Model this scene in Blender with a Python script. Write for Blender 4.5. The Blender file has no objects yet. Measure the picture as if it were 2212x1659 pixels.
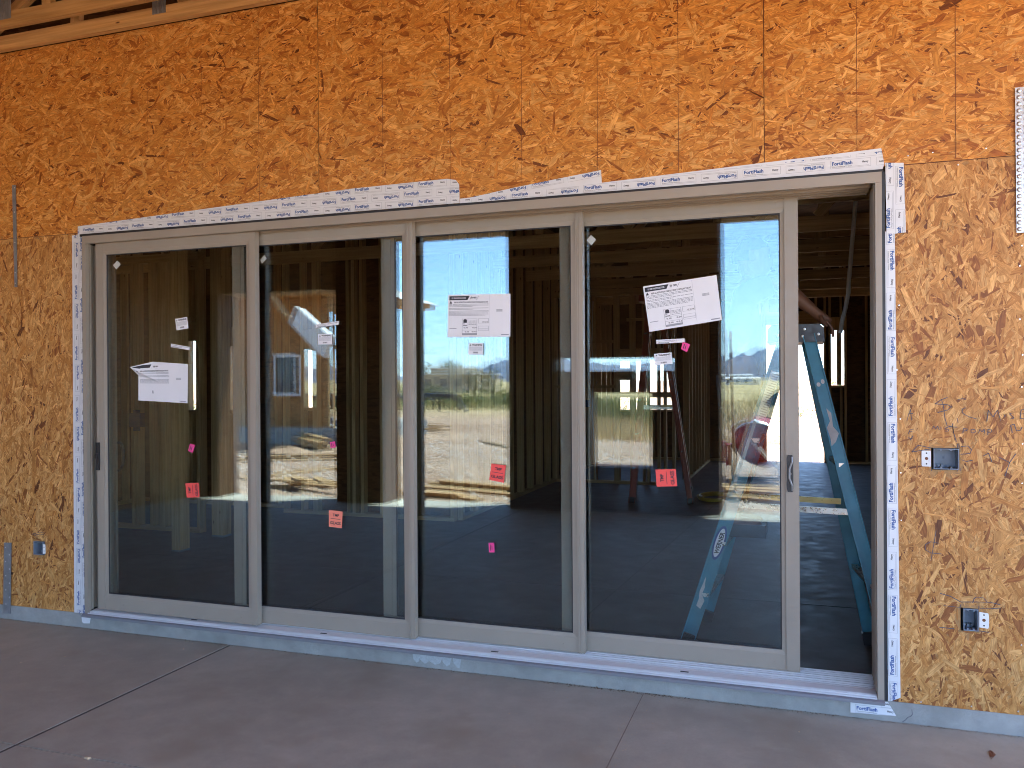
import bpy, math, random
import numpy as np
from mathutils import Vector, Matrix

# ------------------------------------------------------------------ scene, camera, light
SC = bpy.context.scene
COL = SC.collection
rnd = random.Random(7)
R = math.radians

SC.render.engine = 'CYCLES'
SC.cycles.use_denoising = True
SC.cycles.denoiser = 'OPENIMAGEDENOISE'
SC.cycles.denoising_input_passes = 'RGB_ALBEDO_NORMAL'
SC.cycles.denoising_prefilter = 'ACCURATE'
SC.cycles.use_adaptive_sampling = False
SC.cycles.filter_width = 1.0
SC.cycles.max_bounces = 12
SC.cycles.diffuse_bounces = 6
SC.cycles.glossy_bounces = 6
SC.cycles.transmission_bounces = 4
SC.cycles.transparent_max_bounces = 40
SC.cycles.sample_clamp_indirect = 12.0
SC.cycles.caustics_reflective = False
SC.cycles.caustics_refractive = False

cam_d = bpy.data.cameras.new('camera')
cam_d.sensor_width = 36.0
cam_d.lens = 1800.0 / 2212.0 * 36.0
cam_d.clip_start = 0.05
cam_d.clip_end = 30000.0
cam = bpy.data.objects.new('camera', cam_d)
COL.objects.link(cam)
_yaw, _pit, _rol = R(19.04), R(-0.17), R(-0.37)
_fw = Vector((-math.sin(_yaw) * math.cos(_pit), math.cos(_yaw) * math.cos(_pit), math.sin(_pit)))
_rt = Vector((math.cos(_yaw), math.sin(_yaw), 0)); _up = _rt.cross(_fw)
_r2 = math.cos(_rol) * _rt + math.sin(_rol) * _up
_u2 = -math.sin(_rol) * _rt + math.cos(_rol) * _up
_m = Matrix((_r2, _u2, -_fw)).transposed().to_4x4()
_m.translation = (4.299, -4.1166, 1.4608)
cam.matrix_world = _m
SC.camera = cam

SUN_DIR = Vector((0.30, -0.225, 0.93)).normalized()
SUN_EL = math.asin(SUN_DIR.z); SUN_ROT = math.atan2(SUN_DIR.x, SUN_DIR.y)
world = bpy.data.worlds.new('World'); SC.world = world; world.use_nodes = True
wt = world.node_tree; wt.nodes.clear()
wo = wt.nodes.new('ShaderNodeOutputWorld'); bg = wt.nodes.new('ShaderNodeBackground')
sky = wt.nodes.new('ShaderNodeTexSky'); sky.sky_type = 'NISHITA'; sky.sun_disc = False
sky.sun_elevation = SUN_EL; sky.sun_rotation = SUN_ROT
sky.altitude = 900; sky.air_density = 0.75; sky.dust_density = 0.0; sky.ozone_density = 2.2
bg.inputs[1].default_value = 0.15
tcw = wt.nodes.new('ShaderNodeTexCoord'); mpw = wt.nodes.new('ShaderNodeMapping'); mpw.inputs['Scale'].default_value = (3.2, 3.2, 15); mpw.inputs['Location'].default_value = (.4, .15, .3)
nzw = wt.nodes.new('ShaderNodeTexNoise'); nzw.inputs['Scale'].default_value = 2.2; nzw.inputs['Detail'].default_value = 7; nzw.inputs['Roughness'].default_value = .6
crw = wt.nodes.new('ShaderNodeValToRGB'); crw.color_ramp.elements[0].position = .60; crw.color_ramp.elements[1].position = .80; crw.color_ramp.elements[1].color = (.55, .55, .55, 1)
mxw = wt.nodes.new('ShaderNodeMix'); mxw.data_type = 'RGBA'; mxw.inputs[7].default_value = (7.5, 8.0, 8.6, 1)
wt.links.new(tcw.outputs['Generated'], mpw.inputs[0]); wt.links.new(mpw.outputs[0], nzw.inputs['Vector']); wt.links.new(nzw.outputs['Fac'], crw.inputs[0])
wt.links.new(crw.outputs[0], mxw.inputs[0]); wt.links.new(sky.outputs[0], mxw.inputs[6]); wt.links.new(mxw.outputs[2], bg.inputs[0]); wt.links.new(bg.outputs[0], wo.inputs[0])

sun_d = bpy.data.lights.new('sun', 'SUN'); sun_d.energy = 4.3; sun_d.angle = R(0.53); sun_d.color = (1, 0.955, 0.89)
sun = bpy.data.objects.new('sun', sun_d); COL.objects.link(sun)
sun.rotation_euler = SUN_DIR.to_track_quat('Z', 'Y').to_euler(); sun.location = (10, -5, 30)

SC.view_settings.view_transform = 'Standard'
SC.view_settings.look = 'None'
SC.view_settings.exposure = 3.1
SC.view_settings.gamma = 1.0
SC.view_settings.use_curve_mapping = False

# ------------------------------------------------------------------ mesh helpers
class MB:
    """collects polygons with uv (metres along / across the grain)"""
    def __init__(s): s.v = []; s.f = []; s.uv = []
    def poly(s, pts, uv=None):
        b = len(s.v); s.v += [tuple(p) for p in pts]; s.f.append(list(range(b, b + len(pts))))
        s.uv += uv if uv else [(0, 0)] * len(pts)
    def hexa(s, P, seed=None):
        """P: 8 corners, bottom ring 0-3 then top ring 4-7"""
        P = [Vector(p) for p in P]
        ou = rnd.uniform(0, 50) if seed is None else seed
        q = [(0, 3, 2, 1), (4, 5, 6, 7), (0, 1, 5, 4), (1, 2, 6, 5), (2, 3, 7, 6), (3, 0, 4, 7)]
        ex = [(P[1] - P[0]), (P[3] - P[0]), (P[4] - P[0])]
        big = max(range(3), key=lambda i: ex[i].length)
        L = ex[big].normalized() if ex[big].length > 0 else Vector((1, 0, 0))
        for fi, k in enumerate(q):
            n = (P[k[1]] - P[k[0]]).cross(P[k[2]] - P[k[0]])
            n = n.normalized() if n.length > 1e-12 else Vector((0, 0, 1))
            if abs(n.dot(L)) > .7:
                a = n.orthogonal().normalized(); b2 = n.cross(a)
                uv = [((P[i] - P[0]).dot(a) * .2 + ou, (P[i] - P[0]).dot(b2) + 3.3) for i in k]
            else:
                b2 = n.cross(L)
                uv = [((P[i] - P[0]).dot(L) + ou, (P[i] - P[0]).dot(b2) + fi * 1.7) for i in k]
            s.poly([P[i] for i in k], uv)
    def box(s, x0, x1, y0, y1, z0, z1):
        s.hexa([(x0, y0, z0), (x1, y0, z0), (x1, y1, z0), (x0, y1, z0), (x0, y0, z1), (x1, y0, z1), (x1, y1, z1), (x0, y1, z1)])
    def beam(s, a, b, w, t, up=(0, 0, 1)):
        """bar from a to b; w across, t along up"""
        a = Vector(a); b = Vector(b); d = (b - a).normalized(); up = Vector(up)
        sd = d.cross(up)
        if sd.length < 1e-4: sd = d.cross(Vector((0, 1, 0)))
        sd.normalize(); u = sd.cross(d).normalized()
        o = [(-sd * w - u * t) / 2, (sd * w - u * t) / 2, (sd * w + u * t) / 2, (-sd * w + u * t) / 2]
        s.hexa([a + o[0], b + o[0], b + o[1], a + o[1], a + o[3], b + o[3], b + o[2], a + o[2]])
    def tube(s, pts, r, n=8, cap=True):
        pts = [Vector(p) for p in pts]; rings = []
        for i, p in enumerate(pts):
            d = (pts[min(i + 1, len(pts) - 1)] - pts[max(i - 1, 0)]).normalized()
            a = d.orthogonal().normalized() if i == 0 else (rings[-1][1] - d * rings[-1][1].dot(d)).normalized()
            b = d.cross(a); rr = r[i] if isinstance(r, (list, tuple)) else r
            rings.append(([p + (a * math.cos(2 * math.pi * k / n) + b * math.sin(2 * math.pi * k / n)) * rr for k in range(n)], a))
        for i in range(len(rings) - 1):
            for k in range(n):
                k2 = (k + 1) % n
                s.poly([rings[i][0][k], rings[i][0][k2], rings[i + 1][0][k2], rings[i + 1][0][k]])
        if cap:
            s.poly(rings[0][0][::-1]); s.poly(rings[-1][0])
    def lathe(s, prof, c=(0, 0, 0), n=20, ax=(0, 0, 1)):
        ax = Vector(ax).normalized(); a = ax.orthogonal().normalized(); b = ax.cross(a); c = Vector(c)
        for i in range(len(prof) - 1):
            (r0, h0), (r1, h1) = prof[i], prof[i + 1]
            for k in range(n):
                t0, t1 = 2 * math.pi * k / n, 2 * math.pi * (k + 1) / n
                p = lambda r, h, t: c + ax * h + (a * math.cos(t) + b * math.sin(t)) * r
                if r0 < 1e-6: s.poly([p(r0, h0, t0), p(r1, h1, t1), p(r1, h1, t0)][::-1])
                elif r1 < 1e-6: s.poly([p(r0, h0, t0), p(r0, h0, t1), p(r1, h1, t0)])
                else: s.poly([p(r0, h0, t0), p(r0, h0, t1), p(r1, h1, t1), p(r1, h1, t0)])
    def plate(s, pts2, y0, y1):
        """polygon in the xz plane extruded from y0 (front) to y1 (back); pts2 counter-clockwise seen from -y"""
        ar = sum(pts2[i][0] * pts2[(i + 1) % len(pts2)][1] - pts2[(i + 1) % len(pts2)][0] * pts2[i][1] for i in range(len(pts2)))
        if ar < 0: pts2 = pts2[::-1]
        s.poly([(x, y0, z) for x, z in pts2]); s.poly([(x, y1, z) for x, z in pts2[::-1]])
        n = len(pts2)
        for i in range(n):
            (xa, za), (xb, zb) = pts2[i], pts2[(i + 1) % n]
            s.poly([(xb, y0, zb), (xa, y0, za), (xa, y1, za), (xb, y1, zb)])
    def build(s, name, mat, parent=None, bevel=0, smooth=False, loc=None):
        me = bpy.data.meshes.new(name); me.from_pydata(s.v, [], s.f)
        uvl = me.uv_layers.new(name='UVMap'); uvl.data.foreach_set('uv', [c for t in s.uv for c in t])
        if smooth: me.polygons.foreach_set('use_smooth', [True] * len(me.polygons))
        me.validate()
        return link(name, me, mat, parent, bevel, loc)

def link(name, me, mat=None, parent=None, bevel=0, loc=None):
    o = bpy.data.objects.new(name, me); COL.objects.link(o)
    if mat is not None and not me.materials: me.materials.append(mat)
    if parent is not None: o.parent = parent
    if bevel:
        m = o.modifiers.new('bevel', 'BEVEL'); m.width = bevel; m.segments = 1; m.limit_method = 'ANGLE'
    if loc is not None: o.location = loc
    return o
def copyo(o, parent=None, loc=None):
    c = o.copy(); COL.objects.link(c)
    if parent is not None: c.parent = parent
    if loc is not None: c.location = loc
    return c
def thing(name, label, cat, loc=(0, 0, 0), rz=0, group=None):
    o = bpy.data.objects.new(name, None); COL.objects.link(o); o.location = loc; o.rotation_euler = (0, 0, rz)
    o.empty_display_size = .1
    return tag(o, label, cat, group)
def tag(o, label, cat, group=None):
    o['label'] = label; o['category'] = cat
    if group: o['group'] = group
    return o
def struct(o): o['kind'] = 'structure'; return o
def stuff(o): o['kind'] = 'stuff'; return o

# ------------------------------------------------------------------ materials
def newmat(name):
    m = bpy.data.materials.new(name); m.use_nodes = True
    nt = m.node_tree; b = nt.nodes['Principled BSDF']
    return m, nt, b
def N(nt, t, **k):
    n = nt.nodes.new(t)
    for a, v in k.items(): setattr(n, a, v)
    return n
def L(nt, a, b): nt.links.new(a, b)
def mapped(nt, src, scale, rot=(0, 0, 0)):
    m = N(nt, 'ShaderNodeMapping'); m.inputs['Scale'].default_value = scale; m.inputs['Rotation'].default_value = rot
    L(nt, src, m.inputs['Vector']); return m.outputs[0]
def noise(nt, vec, scale, detail=4, rough=.55):
    n = N(nt, 'ShaderNodeTexNoise'); n.inputs['Scale'].default_value = scale; n.inputs['Detail'].default_value = detail
    n.inputs['Roughness'].default_value = rough
    if vec is not None: L(nt, vec, n.inputs['Vector'])
    return n.outputs['Fac']
def ramp(nt, fac, stops):
    r = N(nt, 'ShaderNodeValToRGB'); e = r.color_ramp.elements
    while len(e) < len(stops): e.new(.5)
    for i, (p, c) in enumerate(stops):
        e[i].position = p; e[i].color = (c[0], c[1], c[2], 1)
    L(nt, fac, r.inputs[0]); return r.outputs[0]
def mulc(nt, a, b, fac=1.0, mode='MULTIPLY'):
    m = N(nt, 'ShaderNodeMix', data_type='RGBA', blend_type=mode); m.inputs[0].default_value = fac
    for s, v in ((6, a), (7, b)):
        if isinstance(v, (tuple, list)): m.inputs[s].default_value = (v[0], v[1], v[2], 1)
        else: L(nt, v, m.inputs[s])
    return m.outputs[2]
def bump(nt, b, h, st, dist=.01):
    n = N(nt, 'ShaderNodeBump'); n.inputs['Strength'].default_value = st; n.inputs['Distance'].default_value = dist
    L(nt, h, n.inputs['Height']); L(nt, n.outputs[0], b.inputs['Normal'])
def g(v): return (v, v, v)

def plain(name, col, rough=.6, metal=0., var=.12, scale=6., spec=.5):
    m, nt, b = newmat(name); tc = N(nt, 'ShaderNodeTexCoord').outputs['Object']
    n = noise(nt, tc, scale, 5)
    c = ramp(nt, n, [(.3, [x * (1 - var) for x in col]), (.7, [min(1, x * (1 + var)) for x in col])])
    L(nt, c, b.inputs['Base Color']); b.inputs['Roughness'].default_value = rough; b.inputs['Metallic'].default_value = metal
    b.inputs['Specular IOR Level'].default_value = spec
    n2 = noise(nt, tc, scale * 6, 3); r = ramp(nt, n2, [(.3, g(max(0, rough - .08))), (.7, g(min(1, rough + .1)))])
    L(nt, r, b.inputs['Roughness'])
    return m

def wood(name, light, dark, knot=(.12, .05, .02)):
    m, nt, b = newmat(name); uv = N(nt, 'ShaderNodeTexCoord').outputs['UV']
    st = mapped(nt, uv, (1.2, 34, 1)); n1 = noise(nt, st, 1.4, 5, .6)
    n2 = noise(nt, mapped(nt, uv, (.7, 9, 1)), 2.2, 3)
    c = ramp(nt, n1, [(.32, dark), (.62, light)])
    c = mulc(nt, c, ramp(nt, n2, [(.3, g(.72)), (.65, g(1.05))]))
    v = N(nt, 'ShaderNodeTexVoronoi'); v.inputs['Scale'].default_value = 3.2; v.inputs['Randomness'].default_value = 1
    L(nt, mapped(nt, uv, (1, 3.0, 1)), v.inputs['Vector'])
    k = ramp(nt, v.outputs['Distance'], [(.025, g(1)), (.07, g(0))])
    mx = N(nt, 'ShaderNodeMix', data_type='RGBA'); L(nt, k, mx.inputs[0]); L(nt, c, mx.inputs[6]); mx.inputs[7].default_value = (*knot, 1)
    oi = N(nt, 'ShaderNodeObjectInfo').outputs['Random']
    c = mulc(nt, mx.outputs[2], ramp(nt, oi, [(0, (.78, .76, .72)), (1, (1.08, 1.06, 1.04))]))
    L(nt, c, b.inputs['Base Color']); b.inputs['Roughness'].default_value = .7; b.inputs['Specular IOR Level'].default_value = .25
    bump(nt, b, n1, .25, .002)
    return m

def osb_shader(name, tones, sc=1.0):
    """procedural strand board for the far walls: several turned layers of stretched cells"""
    m, nt, b = newmat(name); oc = N(nt, 'ShaderNodeTexCoord').outputs['Object']
    sep = N(nt, 'ShaderNodeSeparateXYZ'); L(nt, oc, sep.inputs[0])
    add = N(nt, 'ShaderNodeMath', operation='ADD'); L(nt, sep.outputs[0], add.inputs[0]); L(nt, sep.outputs[1], add.inputs[1])
    cb = N(nt, 'ShaderNodeCombineXYZ'); L(nt, add.outputs[0], cb.inputs[0]); L(nt, sep.outputs[2], cb.inputs[1])
    col = None
    for i, a in enumerate((.15, 1.1, -.7)):
        v = N(nt, 'ShaderNodeTexVoronoi'); v.inputs['Scale'].default_value = 9 * sc
        L(nt, mapped(nt, cb.outputs[0], (1, 4.2, 1), (0, 0, a)), v.inputs['Vector'])
        sx = N(nt, 'ShaderNodeSeparateColor'); L(nt, v.outputs['Color'], sx.inputs[0])
        c = ramp(nt, sx.outputs[0], [(0, tones[2]), (.35, tones[1]), (1, tones[0])])
        if col is None: col = c
        else:
            mx = N(nt, 'ShaderNodeMix', data_type='RGBA'); gt = N(nt, 'ShaderNodeMath', operation='GREATER_THAN')
            L(nt, sx.outputs[1], gt.inputs[0]); gt.inputs[1].default_value = .5
            L(nt, gt.outputs[0], mx.inputs[0]); L(nt, col, mx.inputs[6]); L(nt, c, mx.inputs[7]); col = mx.outputs[2]
    L(nt, col, b.inputs['Base Color']); b.inputs['Roughness'].default_value = .65; b.inputs['Specular IOR Level'].default_value = .3
    return m

def strands_mat(name, rough=.5):
    m, nt, b = newmat(name)
    at = N(nt, 'ShaderNodeAttribute', attribute_name='tone'); uv = N(nt, 'ShaderNodeTexCoord').outputs['UV']
    n1 = noise(nt, mapped(nt, uv, (9, 260, 1)), 1.0, 3, .6)
    n2 = noise(nt, mapped(nt, uv, (22, 60, 1)), 1.0, 2)
    c = mulc(nt, at.outputs['Color'], ramp(nt, n1, [(.3, (.70, .62, .55)), (.65, (1.1, 1.1, 1.1))]))
    c = mulc(nt, c, ramp(nt, n2, [(.32, (.72, .64, .55)), (.6, (1.05, 1.05, 1.05))]))
    L(nt, c, b.inputs['Base Color']); b.inputs['Roughness'].default_value = rough; b.inputs['Specular IOR Level'].default_value = .35
    bump(nt, b, n1, .3, .001)
    return m

def concrete(name, c0, c1, stain=None, rough=.75, scale=1.6, bumpy=.15):
    m, nt, b = newmat(name); oc = N(nt, 'ShaderNodeTexCoord').outputs['Object']
    big = noise(nt, oc, scale, 6, .6); mid = noise(nt, oc, scale * 7, 5, .65); fine = noise(nt, oc, 320, 2)
    c = ramp(nt, big, [(.33, c0), (.66, c1)])
    c = mulc(nt, c, ramp(nt, mid, [(.3, g(.86)), (.7, g(1.09))]))
    c = mulc(nt, c, ramp(nt, fine, [(.3, g(.88)), (.7, g(1.1))]))
    if stain:
        s = noise(nt, mapped(nt, oc, (1, 1, 1), (0, 0, .6)), scale * 2.3, 3, .5)
        k = ramp(nt, s, [(.56, g(0)), (.72, g(1))])
        mx = N(nt, 'ShaderNodeMix', data_type='RGBA'); f = N(nt, 'ShaderNodeMath', operation='MULTIPLY'); L(nt, k, f.inputs[0]); f.inputs[1].default_value = .55
        L(nt, f.outputs[0], mx.inputs[0]); L(nt, c, mx.inputs[6]); mx.inputs[7].default_value = (*stain, 1); c = mx.outputs[2]
    L(nt, c, b.inputs['Base Color'])
    L(nt, ramp(nt, mid, [(.3, g(rough - .15)), (.7, g(rough + .1))]), b.inputs['Roughness']); b.inputs['Specular IOR Level'].default_value = .35
    bump(nt, b, mid, bumpy, .004)
    return m

def glass_mat(name):
    m = bpy.data.materials.new(name); m.use_nodes = True; nt = m.node_tree; nt.nodes.clear()
    out = N(nt, 'ShaderNodeOutputMaterial'); tr = N(nt, 'ShaderNodeBsdfTransparent'); gl = N(nt, 'ShaderNodeBsdfGlossy')
    tr.inputs[0].default_value = (.94, .955, .95, 1); gl.inputs['Roughness'].default_value = 0
    gl.inputs['Color'].default_value = (.75, .92, 1, 1)
    lw = N(nt, 'ShaderNodeLayerWeight'); lw.inputs['Blend'].default_value = .5
    p = N(nt, 'ShaderNodeMath', operation='POWER'); L(nt, lw.outputs['Facing'], p.inputs[0]); p.inputs[1].default_value = 4.5
    ma = N(nt, 'ShaderNodeMath', operation='MULTIPLY_ADD'); L(nt, p.outputs[0], ma.inputs[0]); ma.inputs[1].default_value = .75; ma.inputs[2].default_value = GLASS_F0
    mx = N(nt, 'ShaderNodeMixShader'); L(nt, ma.outputs[0], mx.inputs[0]); L(nt, tr.outputs[0], mx.inputs[1]); L(nt, gl.outputs[0], mx.inputs[2])
    L(nt, mx.outputs[0], out.inputs[0])
    return m
GLASS_F0 = .059

M = {}
M['glass'] = glass_mat('window_glass')
M['taupe'] = plain('taupe_paint', (.315, .272, .215), .42, 0, .05, 3)
M['gasket'] = plain('dark_gasket', (.03, .03, .033), .6)
M['alu'] = plain('mill_aluminium', (.78, .78, .78), .38, .25, .04, 5)
M['black'] = plain('black_plastic', (.02, .02, .022), .4)
M['pine'] = wood('pine_lumber', (.56, .37, .185), (.42, .25, .105))
M['pine_warm'] = wood('truss_lumber', (.66, .39, .155), (.50, .27, .09))
M['stud'] = wood('stud_lumber', (.66, .475, .25), (.49, .33, .155))
M['osb_shaded'] = None
M['treated'] = wood('weathered_lumber', (.42, .30, .17), (.27, .18, .09))
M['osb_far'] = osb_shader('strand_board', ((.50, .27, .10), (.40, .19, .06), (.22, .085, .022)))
M['osb_shaded'] = osb_shader('shaded_strand_board', ((.13, .060, .022), (.095, .041, .013), (.055, .021, .006)))  # darker copy of the board; interior and pier shade put into its colour
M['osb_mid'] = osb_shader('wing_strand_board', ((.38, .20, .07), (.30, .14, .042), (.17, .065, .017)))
M['osb_base'] = plain('strand_board_core', (.40, .19, .055), .7, 0, .25, 60)
M['osb_base_low'] = plain('strand_board_core_pale', (.38, .20, .07), .7, 0, .25, 60)
M['strand'] = strands_mat('wood_strands')
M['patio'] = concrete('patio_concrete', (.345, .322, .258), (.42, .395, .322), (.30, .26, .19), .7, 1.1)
M['stem'] = concrete('foundation_concrete', (.27, .27, .25), (.36, .36, .335), (.22, .22, .20), .75, 2.2)
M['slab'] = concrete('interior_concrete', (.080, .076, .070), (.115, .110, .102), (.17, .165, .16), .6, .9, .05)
M['tape'] = plain('tape_film', (.70, .71, .72), .38, 0, .03, 20)
M['blue_ink'] = plain('blue_ink', (.025, .085, .28), .5, 0, .05)
M['black_ink'] = plain('black_ink', (.02, .02, .03), .5, 0, .05)
M['grey_ink'] = plain('grey_ink', (.32, .33, .36), .5, 0, .05)
M['asphalt'] = plain('asphalt_adhesive', (.018, .018, .02), .45)
M['paper'] = plain('white_paper', (.80, .80, .82), .7, 0, .02)
M['pink'] = plain('pink_sticker', (.82, .06, .26), .6, 0, .03)
M['red'] = plain('red_sticker', (.88, .09, .075), .6, 0, .03)
M['salmon'] = plain('salmon_sticker', (.90, .25, .16), .6, 0, .03)
M['galv'] = plain('galvanised_steel', (.60, .61, .62), .38, .8, .12, 30)
M['dull_steel'] = plain('dull_steel', (.26, .27, .28), .5, .6, .15, 20)
M['nail'] = plain('nail_head', (.85, .85, .86), .25, .9)
M['box_grey'] = plain('grey_box_plastic', (.19, .23, .28), .45, 0, .08, 20)
M['pencil'] = plain('pencil_mark', (.075, .07, .09), .6)
M['ladder_blue'] = plain('blue_fibreglass', (.05, .25, .34), .4, 0, .18, 9)
M['ladder_edge'] = plain('dark_blue_fibreglass', (.03, .15, .25), .45, 0, .18, 9)
M['ladder_red'] = plain('red_fibreglass', (.38, .05, .02), .45, 0, .12, 8)
M['splash'] = plain('paint_splash', (.62, .58, .55), .7, 0, .1, 30)
M['zinc'] = plain('zinc_plate', (.70, .72, .68), .3, .85, .1, 12)
M['brass'] = plain('yellow_zinc', (.62, .5, .22), .35, .8, .15, 12)
M['skin'] = plain('skin', (.22, .105, .06), .5, 0, .08, 30)
M['cloth_dark'] = plain('dark_cloth', (.03, .032, .04), .9, 0, .2, 30)
M['denim'] = plain('denim', (.04, .055, .09), .9, 0, .2, 30)
M['hair'] = plain('dark_hair', (.02, .014, .01), .6)
M['white_vinyl'] = plain('white_vinyl', (.72, .72, .70), .5)
M['red_paint'] = plain('red_paint', (.30, .022, .018), .5, 0, .12, 6)
M['steel_black'] = plain('black_steel', (.025, .025, .028), .5)
M['yellow'] = plain('yellow_cord', (.55, .42, .05), .5)
M['stucco'] = plain('tan_stucco', (.46, .36, .25), .85, 0, .08, .5)
M['offwhite'] = plain('offwhite_siding', (.66, .65, .62), .8, 0, .05, .5)
M['dark_glass'] = plain('dark_window', (.03, .045, .07), .08, 0, .05)
M['orange_soffit'] = osb_shader('soffit_strand_board', ((.56, .34, .14), (.48, .26, .09), (.32, .15, .045)))
M['leaf'] = plain('leaf_green', (.085, .125, .032), .6, 0, .35, 3)
M['leaf_dark'] = plain('leaf_dark', (.045, .075, .022), .6, 0, .35, 3)
M['brush'] = plain('brush_olive', (.155, .185, .06), .7, 0, .35, 2)
M['straw'] = plain('dry_grass', (.60, .45, .22), .8, 0, .3, 1.5)
M['bark'] = plain('bark', (.11, .075, .05), .9, 0, .25, 12)
M['stone'] = plain('field_stone', (.44, .36, .29), .9, 0, .25, 4)
M['rust'] = plain('dry_leaf', (.16, .06, .025), .8, 0, .2, 60)
M['chip'] = plain('wood_chip', (.62, .45, .27), .8, 0, .2, 60)

# ------------------------------------------------------------------ lettering
_txt = {}
def text_tris(s, weight=0.0):
    """triangles (x, y) of a line of lettering with cap height 1, starting at x = 0"""
    k = (s, weight)
    if k in _txt: return _txt[k]
    cu = bpy.data.curves.new('lettering', 'FONT'); cu.body = s; cu.size = 1.0; cu.resolution_u = 2; cu.offset = weight
    ob = bpy.data.objects.new('lettering', cu); COL.objects.link(ob)
    dg = bpy.context.evaluated_depsgraph_get(); dg.update()
    me = ob.evaluated_get(dg).to_mesh(); me.calc_loop_triangles()
    P = [(v.co.x, v.co.y) for v in me.vertices]
    T = [[P[i] for i in t.vertices] for t in me.loop_triangles]
    ob.evaluated_get(dg).to_mesh_clear(); bpy.data.objects.remove(ob); bpy.data.curves.remove(cu)
    xs = [p[0] for t in T for p in t]; x0 = min(xs); w = max(xs) - x0; cap = .73
    T = [[((p[0] - x0) / cap, p[1] / cap) for p in t] for t in T]
    _txt[k] = (T, w / cap)
    return _txt[k]
class Print:
    """flat print: polygons in local (u, v), later mapped on a surface"""
    def __init__(s): s.p = []
    def text(s, t, u, v, h, weight=0.0, flip=False, squeeze=1.0, width=None):
        T, w = text_tris(t, weight)
        if width: squeeze = width / (w * h)
        for tri in T:
            q = [(x * h * squeeze, y * h) for x, y in tri]
            if flip: q = [(-a, -b) for a, b in q]
            s.p.append([(u + a, v + b) for a, b in q])
        return w * h * squeeze
    def rect(s, u0, v0, u1, v1): s.p.append([(u0, v0), (u1, v0), (u1, v1), (u0, v1)])
    def frame(s, u0, v0, u1, v1, t):
        s.rect(u0, v0, u1, v0 + t); s.rect(u0, v1 - t, u1, v1); s.rect(u0, v0, u0 + t, v1); s.rect(u1 - t, v0, u1, v1)
    def poly(s, pts): s.p.append(list(pts))
    def line(s, a, b, t):
        d = Vector((b[0] - a[0], b[1] - a[1])); n = Vector((-d.y, d.x)).normalized() * t / 2
        s.p.append([(a[0] - n.x, a[1] - n.y), (b[0] - n.x, b[1] - n.y), (b[0] + n.x, b[1] + n.y), (a[0] + n.x, a[1] + n.y)])
    def clip(s, poly):
        n = len(poly); ar = sum(poly[i][0] * poly[(i + 1) % n][1] - poly[(i + 1) % n][0] * poly[i][1] for i in range(n))
        if ar < 0: poly = poly[::-1]
        out = []
        for q in s.p:
            for i in range(n):
                (ax, ay), (bx, by) = poly[i], poly[(i + 1) % n]
                r = []
                for j in range(len(q)):
                    P, Q = q[j], q[(j + 1) % len(q)]
                    dp = (bx - ax) * (P[1] - ay) - (by - ay) * (P[0] - ax); dq = (bx - ax) * (Q[1] - ay) - (by - ay) * (Q[0] - ax)
                    if dp >= 0: r.append(P)
                    if (dp >= 0) != (dq >= 0):
                        t = dp / (dp - dq); r.append((P[0] + (Q[0] - P[0]) * t, P[1] + (Q[1] - P[1]) * t))
                q = r
                if len(q) < 3: break
            if len(q) >= 3: out.append(q)
        s.p = out; return s
    def xf(s, f):
        o = Print(); o.p = [[f(a, b) for a, b in q] for q in s.p]; return o
    def build(s, name, mat, parent, fn):
        mb = MB()
        for q in s.p:
            w = [Vector(fn(a, b)) for a, b in q]
            nrm = (w[1] - w[0]).cross(w[2] - w[0])
            if nrm.y > 0: w = w[::-1]
            mb.poly(w)
        return mb.build(name, mat, parent)

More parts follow.
